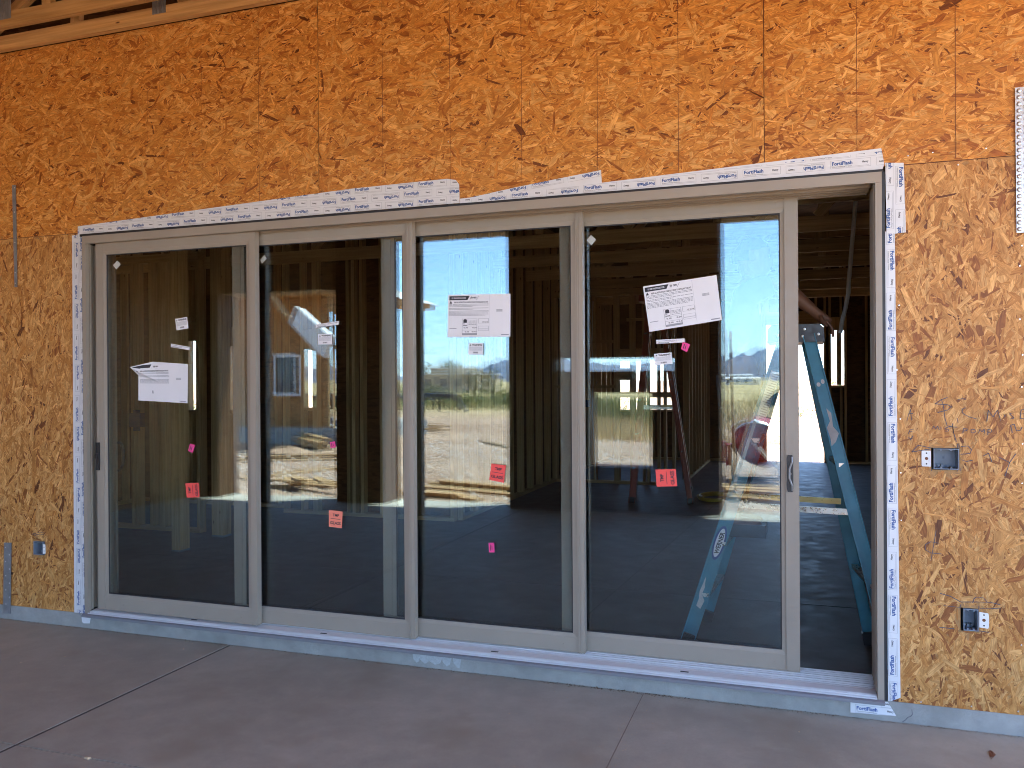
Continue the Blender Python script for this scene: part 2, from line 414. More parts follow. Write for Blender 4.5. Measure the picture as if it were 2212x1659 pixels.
# ------------------------------------------------------------------ strand board (real strands, laid in layers)
def strands(name, parent, rect, yface, n_big, n_small, lean, seed, tones, holes=()):
    """strands lie proud of the core board at y = yface; lean: mean angle of the grain"""
    rs = np.random.RandomState(seed); x0, x1, z0, z1 = rect
    n = n_big + n_small; isb = np.arange(n) < n_big
    Lg = np.where(isb, np.clip(rs.lognormal(-2.58, .46, n), .03, .2), np.clip(rs.lognormal(-3.2, .5, n), .014, .09))
    Wd = np.where(isb, np.clip(rs.lognormal(-4.08, .5, n), .005, .042), np.clip(rs.lognormal(-5.0, .5, n), .003, .013))
    cx = rs.uniform(x0, x1, n); cz = rs.uniform(z0, z1, n)
    an = lean + rs.normal(0, .55, n); far = rs.rand(n) < .2; an[far] = rs.uniform(0, math.pi, far.sum())
    dep = np.where(isb, rs.uniform(.0003, .0026, n), rs.uniform(.0008, .0026, n))
    # six-point outline with slanted, split ends
    sk = rs.uniform(-.16, .16, (n, 4)); mid = rs.uniform(.75, 1.2, (n, 2)); tp = rs.uniform(.35, 1.0, (n, 4))
    u = np.stack([-.5 + sk[:, 0], rs.uniform(-.15, .15, n), .5 + sk[:, 1], .5 + sk[:, 2], rs.uniform(-.15, .15, n), -.5 + sk[:, 3]], 1) * Lg[:, None]
    v = np.stack([-.5 * tp[:, 0], -.5 * mid[:, 0], -.5 * tp[:, 1], .5 * tp[:, 2], .5 * mid[:, 1], .5 * tp[:, 3]], 1) * Wd[:, None]
    ca, sa = np.cos(an)[:, None], np.sin(an)[:, None]
    X = np.clip(cx[:, None] + u * ca - v * sa, x0, x1); Z = np.clip(cz[:, None] + u * sa + v * ca, z0, z1)
    tilt = rs.normal(0, .018, n)[:, None]; til2 = rs.normal(0, .006, n)[:, None]
    Y = np.maximum(yface - .0034, np.minimum(yface - .0001, yface - dep[:, None] + v * tilt + u * til2))
    keep = np.ones(n, bool)
    for (hx0, hx1, hz0, hz1) in holes:
        keep &= ~((X.max(1) > hx0) & (X.min(1) < hx1) & (Z.max(1) > hz0) & (Z.min(1) < hz1))
    X, Y, Z, u, v = X[keep], Y[keep], Z[keep], u[keep], v[keep]; k = len(X)
    tone = np.array(tones)[rs.choice(len(tones), k, p=[.24, .40, .25, .09, .02])] * rs.uniform(.86, 1.12, (k, 1))
    co = np.stack([X, Y, Z], 2).reshape(-1)
    me = bpy.data.meshes.new(name); me.vertices.add(k * 6); me.vertices.foreach_set('co', co)
    me.loops.add(k * 6); me.loops.foreach_set('vertex_index', np.arange(k * 6, dtype=np.int32))
    me.polygons.add(k); me.polygons.foreach_set('loop_start', np.arange(0, k * 6, 6, dtype=np.int32))
    me.polygons.foreach_set('loop_total', np.full(k, 6, dtype=np.int32))
    uvl = me.uv_layers.new(name='UVMap'); off = rs.uniform(0, 40, (k, 1, 2))
    uvl.data.foreach_set('uv', (np.stack([u, v], 2) + off).reshape(-1))
    at = me.attributes.new('tone', 'FLOAT_COLOR', 'CORNER')
    at.data.foreach_set('color', np.repeat(np.concatenate([tone, np.ones((k, 1))], 1), 6, axis=0).reshape(-1))
    me.update(calc_edges=True)
    return stuff(link(name, me, M['strand'], parent))

def holed_board(mb, x0, x1, z0, z1, y0, y1, holes):
    xs = sorted({x0, x1, *[h[0] for h in holes], *[h[1] for h in holes]}); zs = sorted({z0, z1, *[h[2] for h in holes], *[h[3] for h in holes]})
    for i in range(len(xs) - 1):
        for j in range(len(zs) - 1):
            cx, cz = (xs[i] + xs[i + 1]) / 2, (zs[j] + zs[j + 1]) / 2
            if any(h[0] < cx < h[1] and h[2] < cz < h[3] for h in holes): continue
            mb.box(xs[i], xs[i + 1], y0, y1, zs[j], zs[j + 1])

# ================================================================== THE HOUSE WALL
YF = .025      # face of the strand board core
UP = [(.75, .390, .110), (.645, .285, .058), (.54, .208, .036), (.36, .115, .018), (.19, .056, .011)]
LO = [(.68, .385, .135), (.575, .290, .085), (.465, .208, .052), (.30, .110, .026), (.16, .053, .014)]
wall = thing('house_wall', 'orange strand board wall of the house around the sliding glass door', 'wall', (0, 0, 0))
ZJ = 2.43
panels = [(-3.5, -1.729, ZJ, 3.66, 0), (-1.725, 1.711, ZJ, 3.66, 1), (1.7145, 4.1445, ZJ, 3.66, 1), (4.148, 6.59, ZJ, 3.66, 1), (6.594, 8.2, ZJ, 3.66, 0)]
for i, (a, b, z0, z1, s) in enumerate(panels):
    mb = MB(); mb.box(a, b, YF, YF + .0115, z0, z1); o = mb.build('osb_panel', M['osb_base'], wall)
    if s:
        ra, rb = max(a, -.95), min(b, 5.45)
        ar = (rb - ra) * (z1 - z0)
        strands('wood_strands', o, (ra, rb, z0, z1), YF, int(ar * 3300), int(ar * 3300), 0.08, 11 + i, UP)
lowholes_r = [(4.855, 4.968, 1.054, 1.152), (4.969, 5.041, .343, .445)]
lowholes_l = [(-.458, -.362, .345, .436)]
mb = MB(); holed_board(mb, -3.5, -.06, -.03, ZJ - .004, YF, YF + .0115, lowholes_l); o = mb.build('osb_panel', M['osb_base_low'], wall)
strands('wood_strands', o, (-.95, -.06, -.03, ZJ - .004), YF, 6900, 7000, 1.45, 31, LO, lowholes_l)
mb = MB(); holed_board(mb, 4.69, 5.92, -.03, ZJ - .004, YF, YF + .0115, lowholes_r); o = mb.build('osb_panel', M['osb_base_low'], wall)
strands('wood_strands', o, (4.69, 5.45, -.03, ZJ - .004), YF, 5800, 6000, 1.45, 32, LO, lowholes_r)
mb = MB(); mb.box(5.924, 8.2, YF, YF + .0115, -.03, ZJ - .004); mb.build('osb_panel', M['osb_base_low'], wall)
# printed framing lines every 16 inches (flat print) on the upper sheets, pencil / marker writing
pr = Print()
for k in range(-2, 14):
    x = .907 + (k) * .4052 - .0
    if abs(x - 1.7125) < .02 or abs(x - 4.146) < .02: continue
    z = ZJ + .01
    while z < 3.655:
        h = min(.05, 3.655 - z); w = rnd.uniform(.0012, .0024) * (1.25 if k >= 1 else .7)
        if k >= 1 or rnd.random() < .55: pr.line((x + rnd.uniform(-.0006, .0006), z), (x + rnd.uniform(-.0006, .0006), z + h), w)
        z += h
M['red_line'] = plain('red_brown_print', (.13, .035, .012), .6)
pr.build('framing_lines', M['red_line'], wall, lambda a, b: (a, YF - .0037, b))
mb = MB()
mb.box(1.7112, 1.7143, YF + .002, YF + .006, ZJ, 3.66); mb.box(4.1447, 4.1478, YF + .002, YF + .006, ZJ, 3.66)
mb.box(-3.5, -.05, YF + .002, YF + .006, ZJ - .0038, ZJ - .0002); mb.box(4.68, 8.2, YF + .002, YF + .006, ZJ - .0038, ZJ - .0002)
mb.build('joint_gap_strip', M['red_line'], wall)  # red-brown strips set into the gaps between the sheets
def strokes(pr, lst, ox, oz, ax, az, sc, t=.0032):
    for st in lst:
        for a, b in zip(st[:-1], st[1:]):
            pr.line((ox + (a[0] - ax) * sc, oz - (a[1] - az) * sc), (ox + (b[0] - ax) * sc, oz - (b[1] - az) * sc), t * rnd.uniform(.7, 1.15))
pr = Print()
hand = [[(635, 215), (550, 250), (470, 310), (640, 325), (690, 350), (640, 400), (500, 440)], [(550, 240), (580, 330), (600, 520), (630, 640), (700, 640), (720, 760), (750, 870)],
        [(85, 570), (135, 390), (150, 560)], [(100, 465), (170, 455)], [(430, 690), (450, 640), (475, 690), (500, 640), (525, 700)], [(545, 650), (548, 692)],
        [(640, 660), (610, 665), (605, 685), (650, 692), (645, 715), (605, 715)], [(650, 650), (765, 655)], [(700, 600), (712, 740)],
        [(835, 745), (845, 672), (895, 678), (890, 702), (843, 712)], [(945, 690), (965, 680), (995, 690), (1000, 720), (970, 740), (942, 725), (945, 690)],
        [(1040, 742), (1060, 680), (1085, 720), (1115, 680), (1125, 745)], [(1160, 762), (1165, 682), (1215, 692), (1205, 722), (1165, 727)],
        [(875, 365), (835, 385), (825, 425), (850, 462), (930, 505), (1015, 530)], [(1150, 565), (1170, 400), (1230, 500), (1290, 400), (1328, 552)],
        [(1368, 460), (1385, 498)], [(1480, 440), (1440, 452), (1480, 490), (1500, 515), (1455, 520)], [(1640, 385), (1590, 395), (1575, 525), (1640, 512)], [(1585, 455), (1635, 450)],
        [(1475, 730), (1455, 620), (1500, 600), (1530, 700), (1580, 690), (1600, 640)], [(1310, 1090), (1440, 1160), (1520, 1030)], [(1440, 1160), (1380, 1360)],
        [(150, 1035), (240, 930), (410, 970)], [(150, 1035), (400, 985)], [(810, 940), (900, 930), (950, 980), (930, 1040), (805, 1055)], [(815, 1135), (880, 1160), (960, 1140)],
        [(100, 770), (130, 700), (180, 690)], [(115, 735), (160, 725)], [(130, 860), (170, 790)], [(100, 820), (160, 840)], [(770, 250), (840, 230), (880, 250)], [(760, 520), (775, 590)],
        [(1100, 1075), (1170, 1030), (1215, 1160)], [(418, 1270), (418, 1310)], [(760, 1260), (758, 1310)], [(800, 1255), (800, 1305)], [(765, 900), (765, 965)], [(785, 890), (785, 970)]]
strokes(pr, hand, 4.855, 1.154, 415, 960, .0003)
low = [[(440, 200), (560, 230), (670, 290), (850, 275), (1000, 270), (1100, 290)], [(800, 290), (815, 240), (840, 215), (920, 220), (960, 270)], [(480, 350), (660, 357)],
       [(880, 355), (1000, 345), (1100, 330)], [(670, 320), (670, 360)], [(868, 325), (868, 362)], [(430, 622), (600, 628)], [(870, 628), (980, 636)]]
strokes(pr, low, 4.969, .445, 668, 360, .00036)
cen = [[(1655, 150), (1640, 250), (1620, 370)], [(1675, 240), (1620, 232), (1585, 255), (1585, 290), (1620, 312), (1690, 315)]]
strokes(pr, cen, 4.857, .707, 1630, 270, .00063)
lft = [[(0, 0), (60, -22), (130, -40), (200, -30)], [(40, 8), (120, -16), (185, -12)], [(10, -20), (90, -8)]]
strokes(pr, lft, -.47, .475, 0, 0, .00055)
pr.build('pencil_writing', M['pencil'], wall, lambda a, b: (a, YF - .0039, b))
nails = [(2.12, 2.993), (2.517, 2.756), (4.767, 2.468), (4.867, 2.473), (4.968, 2.409), (5.078, 2.471), (5.213, 2.036), (4.716, 1.502), (4.727, 1.795), (4.729, 1.28), (4.73, 1.036), (5.205, 1.949),
         (5.204, 1.717), (5.214, 1.562), (5.21, 1.423), (5.212, 1.176), (5.21, 1.005), (4.731, .821), (5.204, .302), (4.808, .007), (5.01, .012), (5.191, .012)]
mb = MB(); mb.lathe([(0, .0008), (.0028, .0006), (.0036, -.0002), (.0036, -.002)], (0, 0, 0), 10, (0, -1, 0)); n0 = mb.build('nail_head', M['nail'], wall, smooth=False)
n0.location = (nails[0][0], YF - .0036, nails[0][1])
for (x, z) in nails[1:]: copyo(n0, wall, (x, YF - .0036, z))

# foundation stem, interior slab, patio
mb = MB(); mb.box(-3.6, 8.3, .018, 11.6, -.6, -.004); struct(mb.build('foundation', M['stem']))
fd = bpy.data.objects['foundation']
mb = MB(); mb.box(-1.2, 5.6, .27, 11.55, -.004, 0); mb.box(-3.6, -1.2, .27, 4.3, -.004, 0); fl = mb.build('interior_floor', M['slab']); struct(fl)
mb = MB()
for (a, b) in (((1.5, 1.55), (1.6, 11)),):
    pass
def jl(p, q, w=.006):
    d = Vector((q[0] - p[0], q[1] - p[1], 0)); nn = Vector((-d.y, d.x, 0)).normalized() * w / 2
    mb.hexa([(p[0] - nn.x, p[1] - nn.y, 0), (q[0] - nn.x, q[1] - nn.y, 0), (q[0] + nn.x, q[1] + nn.y, 0), (p[0] + nn.x, p[1] + nn.y, 0),
             (p[0] - nn.x, p[1] - nn.y, .0012), (q[0] - nn.x, q[1] - nn.y, .0012), (q[0] + nn.x, q[1] + nn.y, .0012), (p[0] + nn.x, p[1] + nn.y, .0012)])
jl((-1.0, 1.62), (5.3, 1.62)); jl((1.22, .3), (1.36, 7.5)); jl((3.0, .3), (3.44, 7.3))
mb.build('control_joint', M['gasket'], fl)
cr = Print()   # hairline cracks and a run of washed cement on the stem face
cp = [(4.77, -.03), (4.772, -.052), (4.765, -.062), (4.752, -.068), (4.745, -.08), (4.73, -.092)]
for a, b in zip(cp[:-1], cp[1:]): cr.line(a, b, rnd.uniform(.002, .0035))
for a, b in (((2.475, -.012), (2.468, -.034)), ((2.468, -.034), (2.466, -.042))): cr.line(a, b, .004)
cr.build('crack', M['pencil'], fd, lambda a, b: (a, .0168, b))
mb = MB()
for (x, w) in ((2.31, .05), (2.36, .07), (2.42, .1), (2.49, .06), (2.55, .05)):
    mb.plate([(x - w / 2, -.02), (x + w / 2, -.02), (x + w * .3, -.06 - rnd.random() * .02), (x, -.075), (x - w * .4, -.055)], .0165 - rnd.uniform(0, .0006), .0178)
M['lime'] = concrete('lime_wash', (.40, .42, .42), (.50, .52, .52), None, .8, 9)
mb.build('cement_run', M['lime'], fd)

patio = bpy.data.objects.new('patio', None); COL.objects.link(patio); struct(patio)
xs = [-3.6, -1.38, 1.09, 3.557, 6.03, 8.3]; ys = [-5.55, -3.9, -1.42, .016]
mb = MB(); mb.box(xs[0], xs[-1], ys[0], ys[-1], -.45, -.112); mb.build('slab_base', M['patio'], patio)
for i in range(5):
    for j in range(3):
        mb = MB(); gp = .0035; ga = .0095 if i == 2 else .0022; gb = .0095 if i == 1 else .0022
        mb.box(xs[i] + (ga if i else 0), xs[i + 1] - (gb if i < 4 else 0), ys[j] + (gp if j else 0), ys[j + 1] - (gp if j < 2 else 0), -.112, -.095 - (.0 if (i, j) != (1, 1) else .0))
        mb.build('concrete_slab', M['patio'], patio, bevel=.0015)
mb = MB(); M['joint_dirt'] = plain('joint_dirt', (.085, .075, .065), .95, 0, .3, 60)
mb.box(1.0806, 1.0994, -5.5, .01, -.1118, -.0972); mb.build('joint_bottom', M['joint_dirt'], patio)
M['dust'] = plain('joint_dust', (.20, .16, .13), .9, 0, .3, 60)
mb = MB(); mb.box(3.5548, 3.5592, -5.5, .01, -.1118, -.0968); mb.build('joint_dust', M['dust'], patio)
# crumbs, sawdust and grit on the patio
mb = MB()
def crumb(x, y, z, r):
    p = [Vector((rnd.uniform(-1, 1), rnd.uniform(-1, 1), rnd.uniform(0, .8))) * r for _ in range(4)]
    p[0].z = p[1].z = p[2].z = -r * .05
    c = Vector((x, y, z))
    for k in ((0, 1, 2), (0, 1, 3), (1, 2, 3), (0, 2, 3)): mb.poly([c + p[i] for i in k])
for _ in range(420):
    x = rnd.uniform(-.5, 5.6); y = -abs(rnd.gauss(0, .5)) - .01
    crumb(x, y, -.0945, rnd.uniform(.001, .0042) * (1.0 if rnd.random() < .9 else 1.8))
for _ in range(260): crumb(3.557 + rnd.gauss(0, .03), rnd.uniform(-1.4, -.02), -.0945, rnd.uniform(.001, .004))
stuff(mb.build('patio_grit', M['chip'])); bpy.data.objects['patio_grit']['label'] = 'pale sawdust and grit scattered on the patio concrete'
mb = MB()
for _ in range(2600):
    x = rnd.uniform(-.8, 5.5); crumb(x, .014 - abs(rnd.gauss(0, .012)), -.0945, rnd.uniform(.0012, .005) * (1.6 if 3.0 < x < 3.7 else 1))
M['dirt'] = plain('dirt', (.15, .105, .07), .9, 0, .4, 40)
stuff(mb.build('dirt_line', M['dirt'])); bpy.data.objects['dirt_line']['label'] = 'line of dirt and debris where the patio meets the foundation'
mb = MB(); mb.hexa([(1.475, -1.43, -.0945), (1.505, -1.435, -.0945), (1.51, -1.42, -.0945), (1.48, -1.418, -.0945), (1.478, -1.428, -.089), (1.503, -1.433, -.086), (1.506, -1.422, -.088), (1.482, -1.42, -.089)])
tag(mb.build('wood_chip', M['chip']), 'small pale wood chip lying on the patio joint', 'wood chip')
mb = MB(); mb.poly([(5.03, -.25, -.0935), (5.045, -.245, -.091), (5.05, -.2, -.089), (5.043, -.18, -.092), (5.034, -.2, -.091)]); mb.poly([(5.045, -.245, -.091), (5.058, -.22, -.0935), (5.05, -.2, -.089)])
mb.tube([(5.03, -.27, -.0935), (5.045, -.245, -.091)], .0012, 5)
tag(mb.build('dry_leaf', M['rust']), 'curled rust brown leaf on the patio at the right', 'leaf')

# ================================================================== SLIDING DOOR
W, H = 4.655, 2.4
door = thing('sliding_glass_door', 'wide taupe sliding glass door of four panels, open at its right end', 'door', (0, 0, 0))
fr = bpy.data.objects.new('door_frame', None); COL.objects.link(fr); fr.parent = door
# head: front lip, stepped tracks
mb = MB(); mb.box(.0, W, -.004, .02, 2.352, H); mb.build('head_lip', M['taupe'], fr, bevel=.003)
mb = MB(); mb.box(.002, W - .002, .02, .262, 2.386, H - .001)
for k in range(5): mb.box(.045, W - .045, .022 + k * .05, .030 + k * .05, 2.352 - (.0 if k == 0 else .004), 2.386)
mb.build('head_track', M['taupe'], fr)
# jambs with track grooves
for s in (0, 1):
    X = (lambda a: a) if s == 0 else (lambda a: W - a)
    mb = MB(); a, b = sorted((X(0), X(.028))); mb.box(a, b, -.006, .02, .004, 2.351); mb.build('jamb_lip', M['taupe'], fr, bevel=.003)
    mb = MB(); a, b = sorted((X(.001), X(.012))); mb.box(a, b, .02, .262, .03, 2.3515)
    for k in range(5):
        a, b = sorted((X(.012), X(.034))); mb.box(a, b, .024 + k * .05, .033 + k * .05, .03, 2.351)
        a, b = sorted((X(.012), X(.02))); mb.box(a, b, .040 + k * .05, .046 + k * .05, .03, 2.351)
    mb.build('jamb_track', M['taupe'], fr)
# sill of ribbed aluminium
mb = MB(); mb.box(-.0, W, -.028, .275, -.004, .006)
mb.hexa([(0, -.034, -.010), (W, -.034, -.010), (W, -.022, -.010), (0, -.022, -.010), (0, -.034, .004), (W, -.034, .004), (W, -.022, .010), (0, -.022, .010)])
M['track_shade'] = plain('shaded_channel', (.22, .22, .24), .5, .2, .06, 5)  # groove shade put into the base colour, darker than the ribs
mb.build('sill_base', M['track_shade'], fr)
mb = MB()
for y, t, h in ((-.012, .004, .014), (.004, .004, .019), (.014, .003, .02), (.070, .005, .027), (.085, .004, .024), (.098, .004, .027), (.120, .005, .03), (.135, .004, .026), (.150, .004, .03), (.170, .005, .032), (.185, .004, .028), (.2, .004, .032), (.22, .005, .034), (.245, .006, .034)):
    mb.box(.03, W - .03, y, y + t, .006, h)
mb.build('sill_rib', M['alu'], fr, bevel=.0012)
mb = MB(); mb.hexa([(.03, .02, .006), (W - .03, .02, .006), (W - .03, .068, .006), (.03, .068, .006), (.03, .02, .0205), (W - .03, .02, .0205), (W - .03, .068, .026), (.03, .068, .026)])
mb.build('sill_band', M['alu'], fr)
for x in (.808, 1.712, 2.757, 3.755):
    mb = MB(); mb.box(x - .02, x + .02, .036, .046, .0225, .0245); mb.build('weep_hole', M['black'], fr)
mb = MB(); mb.box(.0, W, .262, .29, -.002, 2.398 * 0 + .012); mb.build('sill_back', M['alu'], fr)
mb = MB(); mb.box(-.02, 0, .03, .26, .0, 2.42); mb.box(W, W + .015, .03, .26, .0, 2.42); mb.box(-.02, W + .015, .03, .26, H, 2.42)
mb.build('rough_gap', M['asphalt'], fr)

PX = [(.073, 1.274), (1.073, 2.272), (2.05, 3.229), (3.09, 4.295)]
for k, (x0, x1) in enumerate(PX):
    y = .030 + .05 * k
    pn = bpy.data.objects.new('door_panel', None); COL.objects.link(pn); pn.parent = door
    zt, zb = 2.362, .033
    gx0, gx1, gz0, gz1 = x0 + .078, x1 - (.066 if k < 3 else .084), .132, 2.281
    gx1b = gx1
    rw = .040 if k < 3 else .063     # interlock strip
    mb = MB(); mb.box(x0, x0 + .058, y, y + .038, zb, zt); mb.build('stile', M['taupe'], pn, bevel=.0025)
    mb = MB(); mb.box(x1 - rw, x1, y - .004, y + .038, zb, zt)
    if k in (1, 2):
        mb.box(x1 - rw + .010, x1 - rw + .013, y - .0065, y - .0035, zb, zt); mb.box(x1 - rw + .020, x1 - rw + .0235, y - .0065, y - .0035, zb, zt)
    mb.build('interlock_stile', M['taupe'], pn, bevel=.002)
    mb = MB(); mb.box(x0 + .058, x1 - rw, y + .001, y + .037, zb, .112); mb.build('bottom_rail', M['taupe'], pn, bevel=.0025)
    mb = MB(); mb.box(x0 + .058, x1 - rw, y + .001, y + .037, 2.300, zt); mb.build('top_rail', M['taupe'], pn, bevel=.0025)
    # glazing bead, sloped towards the pane
    mb = MB(); yb = y + .003; yi = y + .012
    o = [(x0 + .058, .112), (x1 - rw, .112), (x1 - rw, 2.300), (x0 + .058, 2.300)]; q = [(gx0, gz0), (gx1, gz0), (gx1, gz1), (gx0, gz1)]
    for i in range(4):
        j = (i + 1) % 4
        mb.poly([(o[i][0], yb, o[i][1]), (o[j][0], yb, o[j][1]), (q[j][0], yb + .003, q[j][1]), (q[i][0], yb + .003, q[i][1])])
        mb.poly([(q[i][0], yb + .003, q[i][1]), (q[j][0], yb + .003, q[j][1]), (q[j][0], yi + .02, q[j][1]), (q[i][0], yi + .02, q[i][1])])
    mb.build('glazing_bead', M['taupe'], pn)
    mb = MB(); t = .006
    mb.box(gx0, gx1, yi - .001, yi + .003, gz0, gz0 + t); mb.box(gx0, gx1, yi - .001, yi + .003, gz1 - t, gz1)
    mb.box(gx0, gx0 + t, yi - .001, yi + .003, gz0 + t, gz1 - t); mb.box(gx1 - t, gx1, yi - .001, yi + .003, gz0 + t, gz1 - t)
    mb.build('gasket', M['gasket'], pn)
    cx, cz = (gx0 + gx1) / 2, (gz0 + gz1) / 2; hw, hh = (gx1 - gx0) / 2, (gz1 - gz0) / 2
    for j, (yy, rz, rx) in enumerate(((yi + .0035, 0., 0.), (yi + .0175, .0042, .0018))):
        mb = MB(); mb.box(-hw + .001, hw - .001, -.0015, .0015, -hh + .001, hh - .001)
        p = mb.build('glass_pane', M['glass'], pn, loc=(cx, yy, cz)); p.rotation_euler = (rx, 0, rz)
    # small screw heads
    for (sx, sz) in ((x0 + .20, .07), (x1 - .12, .07), (x1 - .1, 2.33)):
        mb = MB(); mb.lathe([(0, .0012), (.004, .001), (.005, -.001)], (sx, y + .001, sz), 10, (0, -1, 0)); mb.build('screw', M['taupe'], pn)
# handles
pulls = [o for o in bpy.data.objects if o.name.startswith('door_panel')]
mb = MB(); mb.box(.074, .098, .018, .0285, .915, 1.091); mb.box(.079, .093, .010, .018, .99, 1.02); mb.build('handle', M['black'], pulls[0], bevel=.002)
mb = MB(); mb.tube([(.2, .075, 1.09), (.2, .10, 1.08), (.2, .115, 1.04), (.2, .118, 1.0), (.2, .115, .96), (.2, .10, .92), (.2, .075, .91)], .009, 8)
mb.build('inner_handle', M['black'], pulls[0], smooth=True)
mb = MB(); yh = .176 - .004
mb.plate([(4.242, .912), (4.264, .912), (4.268, .93), (4.268, 1.075), (4.264, 1.093), (4.242, 1.093), (4.238, 1.075), (4.238, .93)], yh - .004, yh)
hd = mb.build('handle', M['black'], pulls[3])
mb = MB(); mb.tube([(4.262, yh - .004, 1.085), (4.262, yh - .010, 1.06), (4.25, yh - .012, 1.025), (4.25, yh - .012, .98), (4.262, yh - .010, .945), (4.262, yh - .004, .92)], .0055, 8); mb.lathe([(0, .014), (.006, .013), (.008, .004)], (4.252, yh, 1.002), 12, (0, -1, 0))
mb.build('grip', M['dull_steel'], hd, smooth=True)

# ================================================================== FLASHING TAPE
def tape(label, poly, axis_p, axis_d, rows, y, phase=0., flipfirst=False):
    """poly in wall (x, z); rows: offsets across the tape of the print rows"""
    tp = MB(); tp.plate(poly, y, y + .0009)
    o = tp.build('flashing_tape', M['tape']); tag(o, label, 'flashing tape')
    d = Vector(axis_d).normalized(); n = Vector((-d.y, d.x)); p0 = Vector(axis_p)
    def to(a, b): q = p0 + d * a + n * b; return (q.x, q.y)
    ts = [(Vector(q) - p0).dot(d) for q in poly]; t0, t1 = min(ts), max(ts)
    blue, blk, gry = Print(), Print(), Print()
    for r, off in enumerate(rows):
        t = t0 - .4 + phase + (r % 2) * .11; k = r + (1 if flipfirst else 0)
        while t < t1 + .2:
            up = (k % 2 == 0); k += 1
            B, K, G = Print(), Print(), Print()
            B.text('FortiFlash', .006, .0155, .0165, .035, width=.088); B.rect(.006, .0085, .09, .0115) if False else None
            K.text('Waterproof Flashing Membrane', .006, .0065, .0048, 0, width=.086)
            K.text('Henry', .135, .018, .009, .03, width=.027)
            G.frame(.0, .0, .172, .0375, .0009); G.rect(.006, .0028, .060, .0036); G.rect(.075, .0045, .165, .0055)
            for src, dst in ((B, blue), (K, blk), (G, gry)):
                if up: s = src.xf(lambda a, b: (t + a, off + b - .018))
                else: s = src.xf(lambda a, b: (t + .172 - a, off - b + .018))
                dst.p += s.xf(to).p
            t += .196
    for src, nm, m in ((blue, 'brand_lettering', 'blue_ink'), (blk, 'small_lettering', 'black_ink'), (gry, 'printed_frame', 'grey_ink')):
        src.clip(poly)
        if src.p: src.build(nm, M[m], o, lambda a, b: (a, y - .0005, b))
    return o
T1 = [(-.059, 2.471), (1.915, 2.55), (2.507, 2.556), (2.560, 2.545), (2.579, 2.52), (2.581, 2.420), (1.914, 2.420), (-.06, 2.414)]
tape('long white flashing tape along the left half of the door head, rounded right corner', T1, (2.581, 2.44), (1, 0.0), (0., .048, .096), .0195, .05)
T2 = [(2.584, 2.4425), (3.359, 2.463), (3.786, 2.479), (4.656, 2.511), (4.668, 2.439), (4.66, 2.412), (2.584, 2.410)]
T2b = [(2.584, 2.437), (3.359, 2.458), (3.355, 2.528), (2.9, 2.478)]
def convex_tape(label, polys, **k): pass
tape('long white flashing tape along the right half of the door head', T2, (2.584, 2.43), (1, .012), (.0, .046), .0185, .1, True)
tape('short white flashing tape rising to a cut end above the door head', T2b, (2.584, 2.452), (1, .1), (-.012, .03), .0200, .02)
tape('narrow white flashing tape down the left door jamb', [(-.106, 2.415), (-.018, 2.421), (-.018, -.013), (-.112, -.02)], (-.10, 0), (0, 1), (-.028, -.072), .0185, .07)
tape('narrow white flashing tape down the right door jamb, slanted foot', [(4.67, 2.132), (4.71, 2.129), (4.724, .017), (4.672, -.01)], (4.672, 0), (0, 1), (-.022,), .0185, .13)
tape('wide short white flashing tape beside the upper right door corner', [(4.672, 2.443), (4.748, 2.436), (4.756, 2.122), (4.71, 2.119), (4.676, 2.121)], (4.672, 2.12), (0, 1), (-.016, -.060), .0170, .03)
tape('white flashing tape patch on the concrete under the right door corner', [(4.513, -.012), (4.672, -.008), (4.706, -.067), (4.513, -.074)], (4.513, -.05), (1, 0), (-.004, .036), .0140, .42)
tape('small folded white flashing tape end under the left door corner', [(-.049, -.009), (.031, -.008), (.019, -.062), (-.03, -.066), (-.044, -.058)], (-.05, -.04), (1, 0), (.2,), .0135)
# black adhesive edge between tape and frame
mb = MB(); mb.plate([(-.03, 2.401), (W + .008, 2.401), (W + .008, 2.413), (-.03, 2.416)], .006, .0178); mb.plate([(W + .001, .0), (W + .014, .0), (W + .014, 2.40), (W + .001, 2.40)], .006, .0165); mb.plate([(-.016, .02), (-.001, .02), (-.001, 2.40), (-.016, 2.40)], .008, .0168)
mb.build('adhesive_edge', M['asphalt'], fr)

# ================================================================== STICKERS ON THE GLASS
YG = [.030 + .05 * k + .0125 - .0008 for k in range(4)]     # just in front of each outer pane
def bil(q):
    (ax, az), (bx, bz), (cx, cz), (dx, dz) = q     # tl, tr, br, bl
    def f(u, v):
        tx, tz = ax + (bx - ax) * u, az + (bz - az) * u; lx, lz = dx + (cx - dx) * u, dz + (cz - dz) * u
        return (lx + (tx - lx) * v, lz + (tz - lz) * v)
    return f
def sticker(name, label, cat, quad, k, mat, group=None, yoff=0., curl=None):
    y = YG[k] - yoff
    mb = MB(); mb.plate(quad, y - .0004, y); o = mb.build(name, M[mat]); tag(o, label, cat, group)
    return o, y - .0007, bil(quad)
def put(pr, nm, m, o, y, f): pr.build(nm, M[m], o, lambda a, b: (f(a, b)[0], y, f(a, b)[1]))
def words(pr, u0, u1, v, h, r):
    u = u0
    while u < u1:
        w = r.uniform(.012, .05); w = min(w, u1 - u)
        pr.rect(u, v, u + w, v + h); u += w + .008
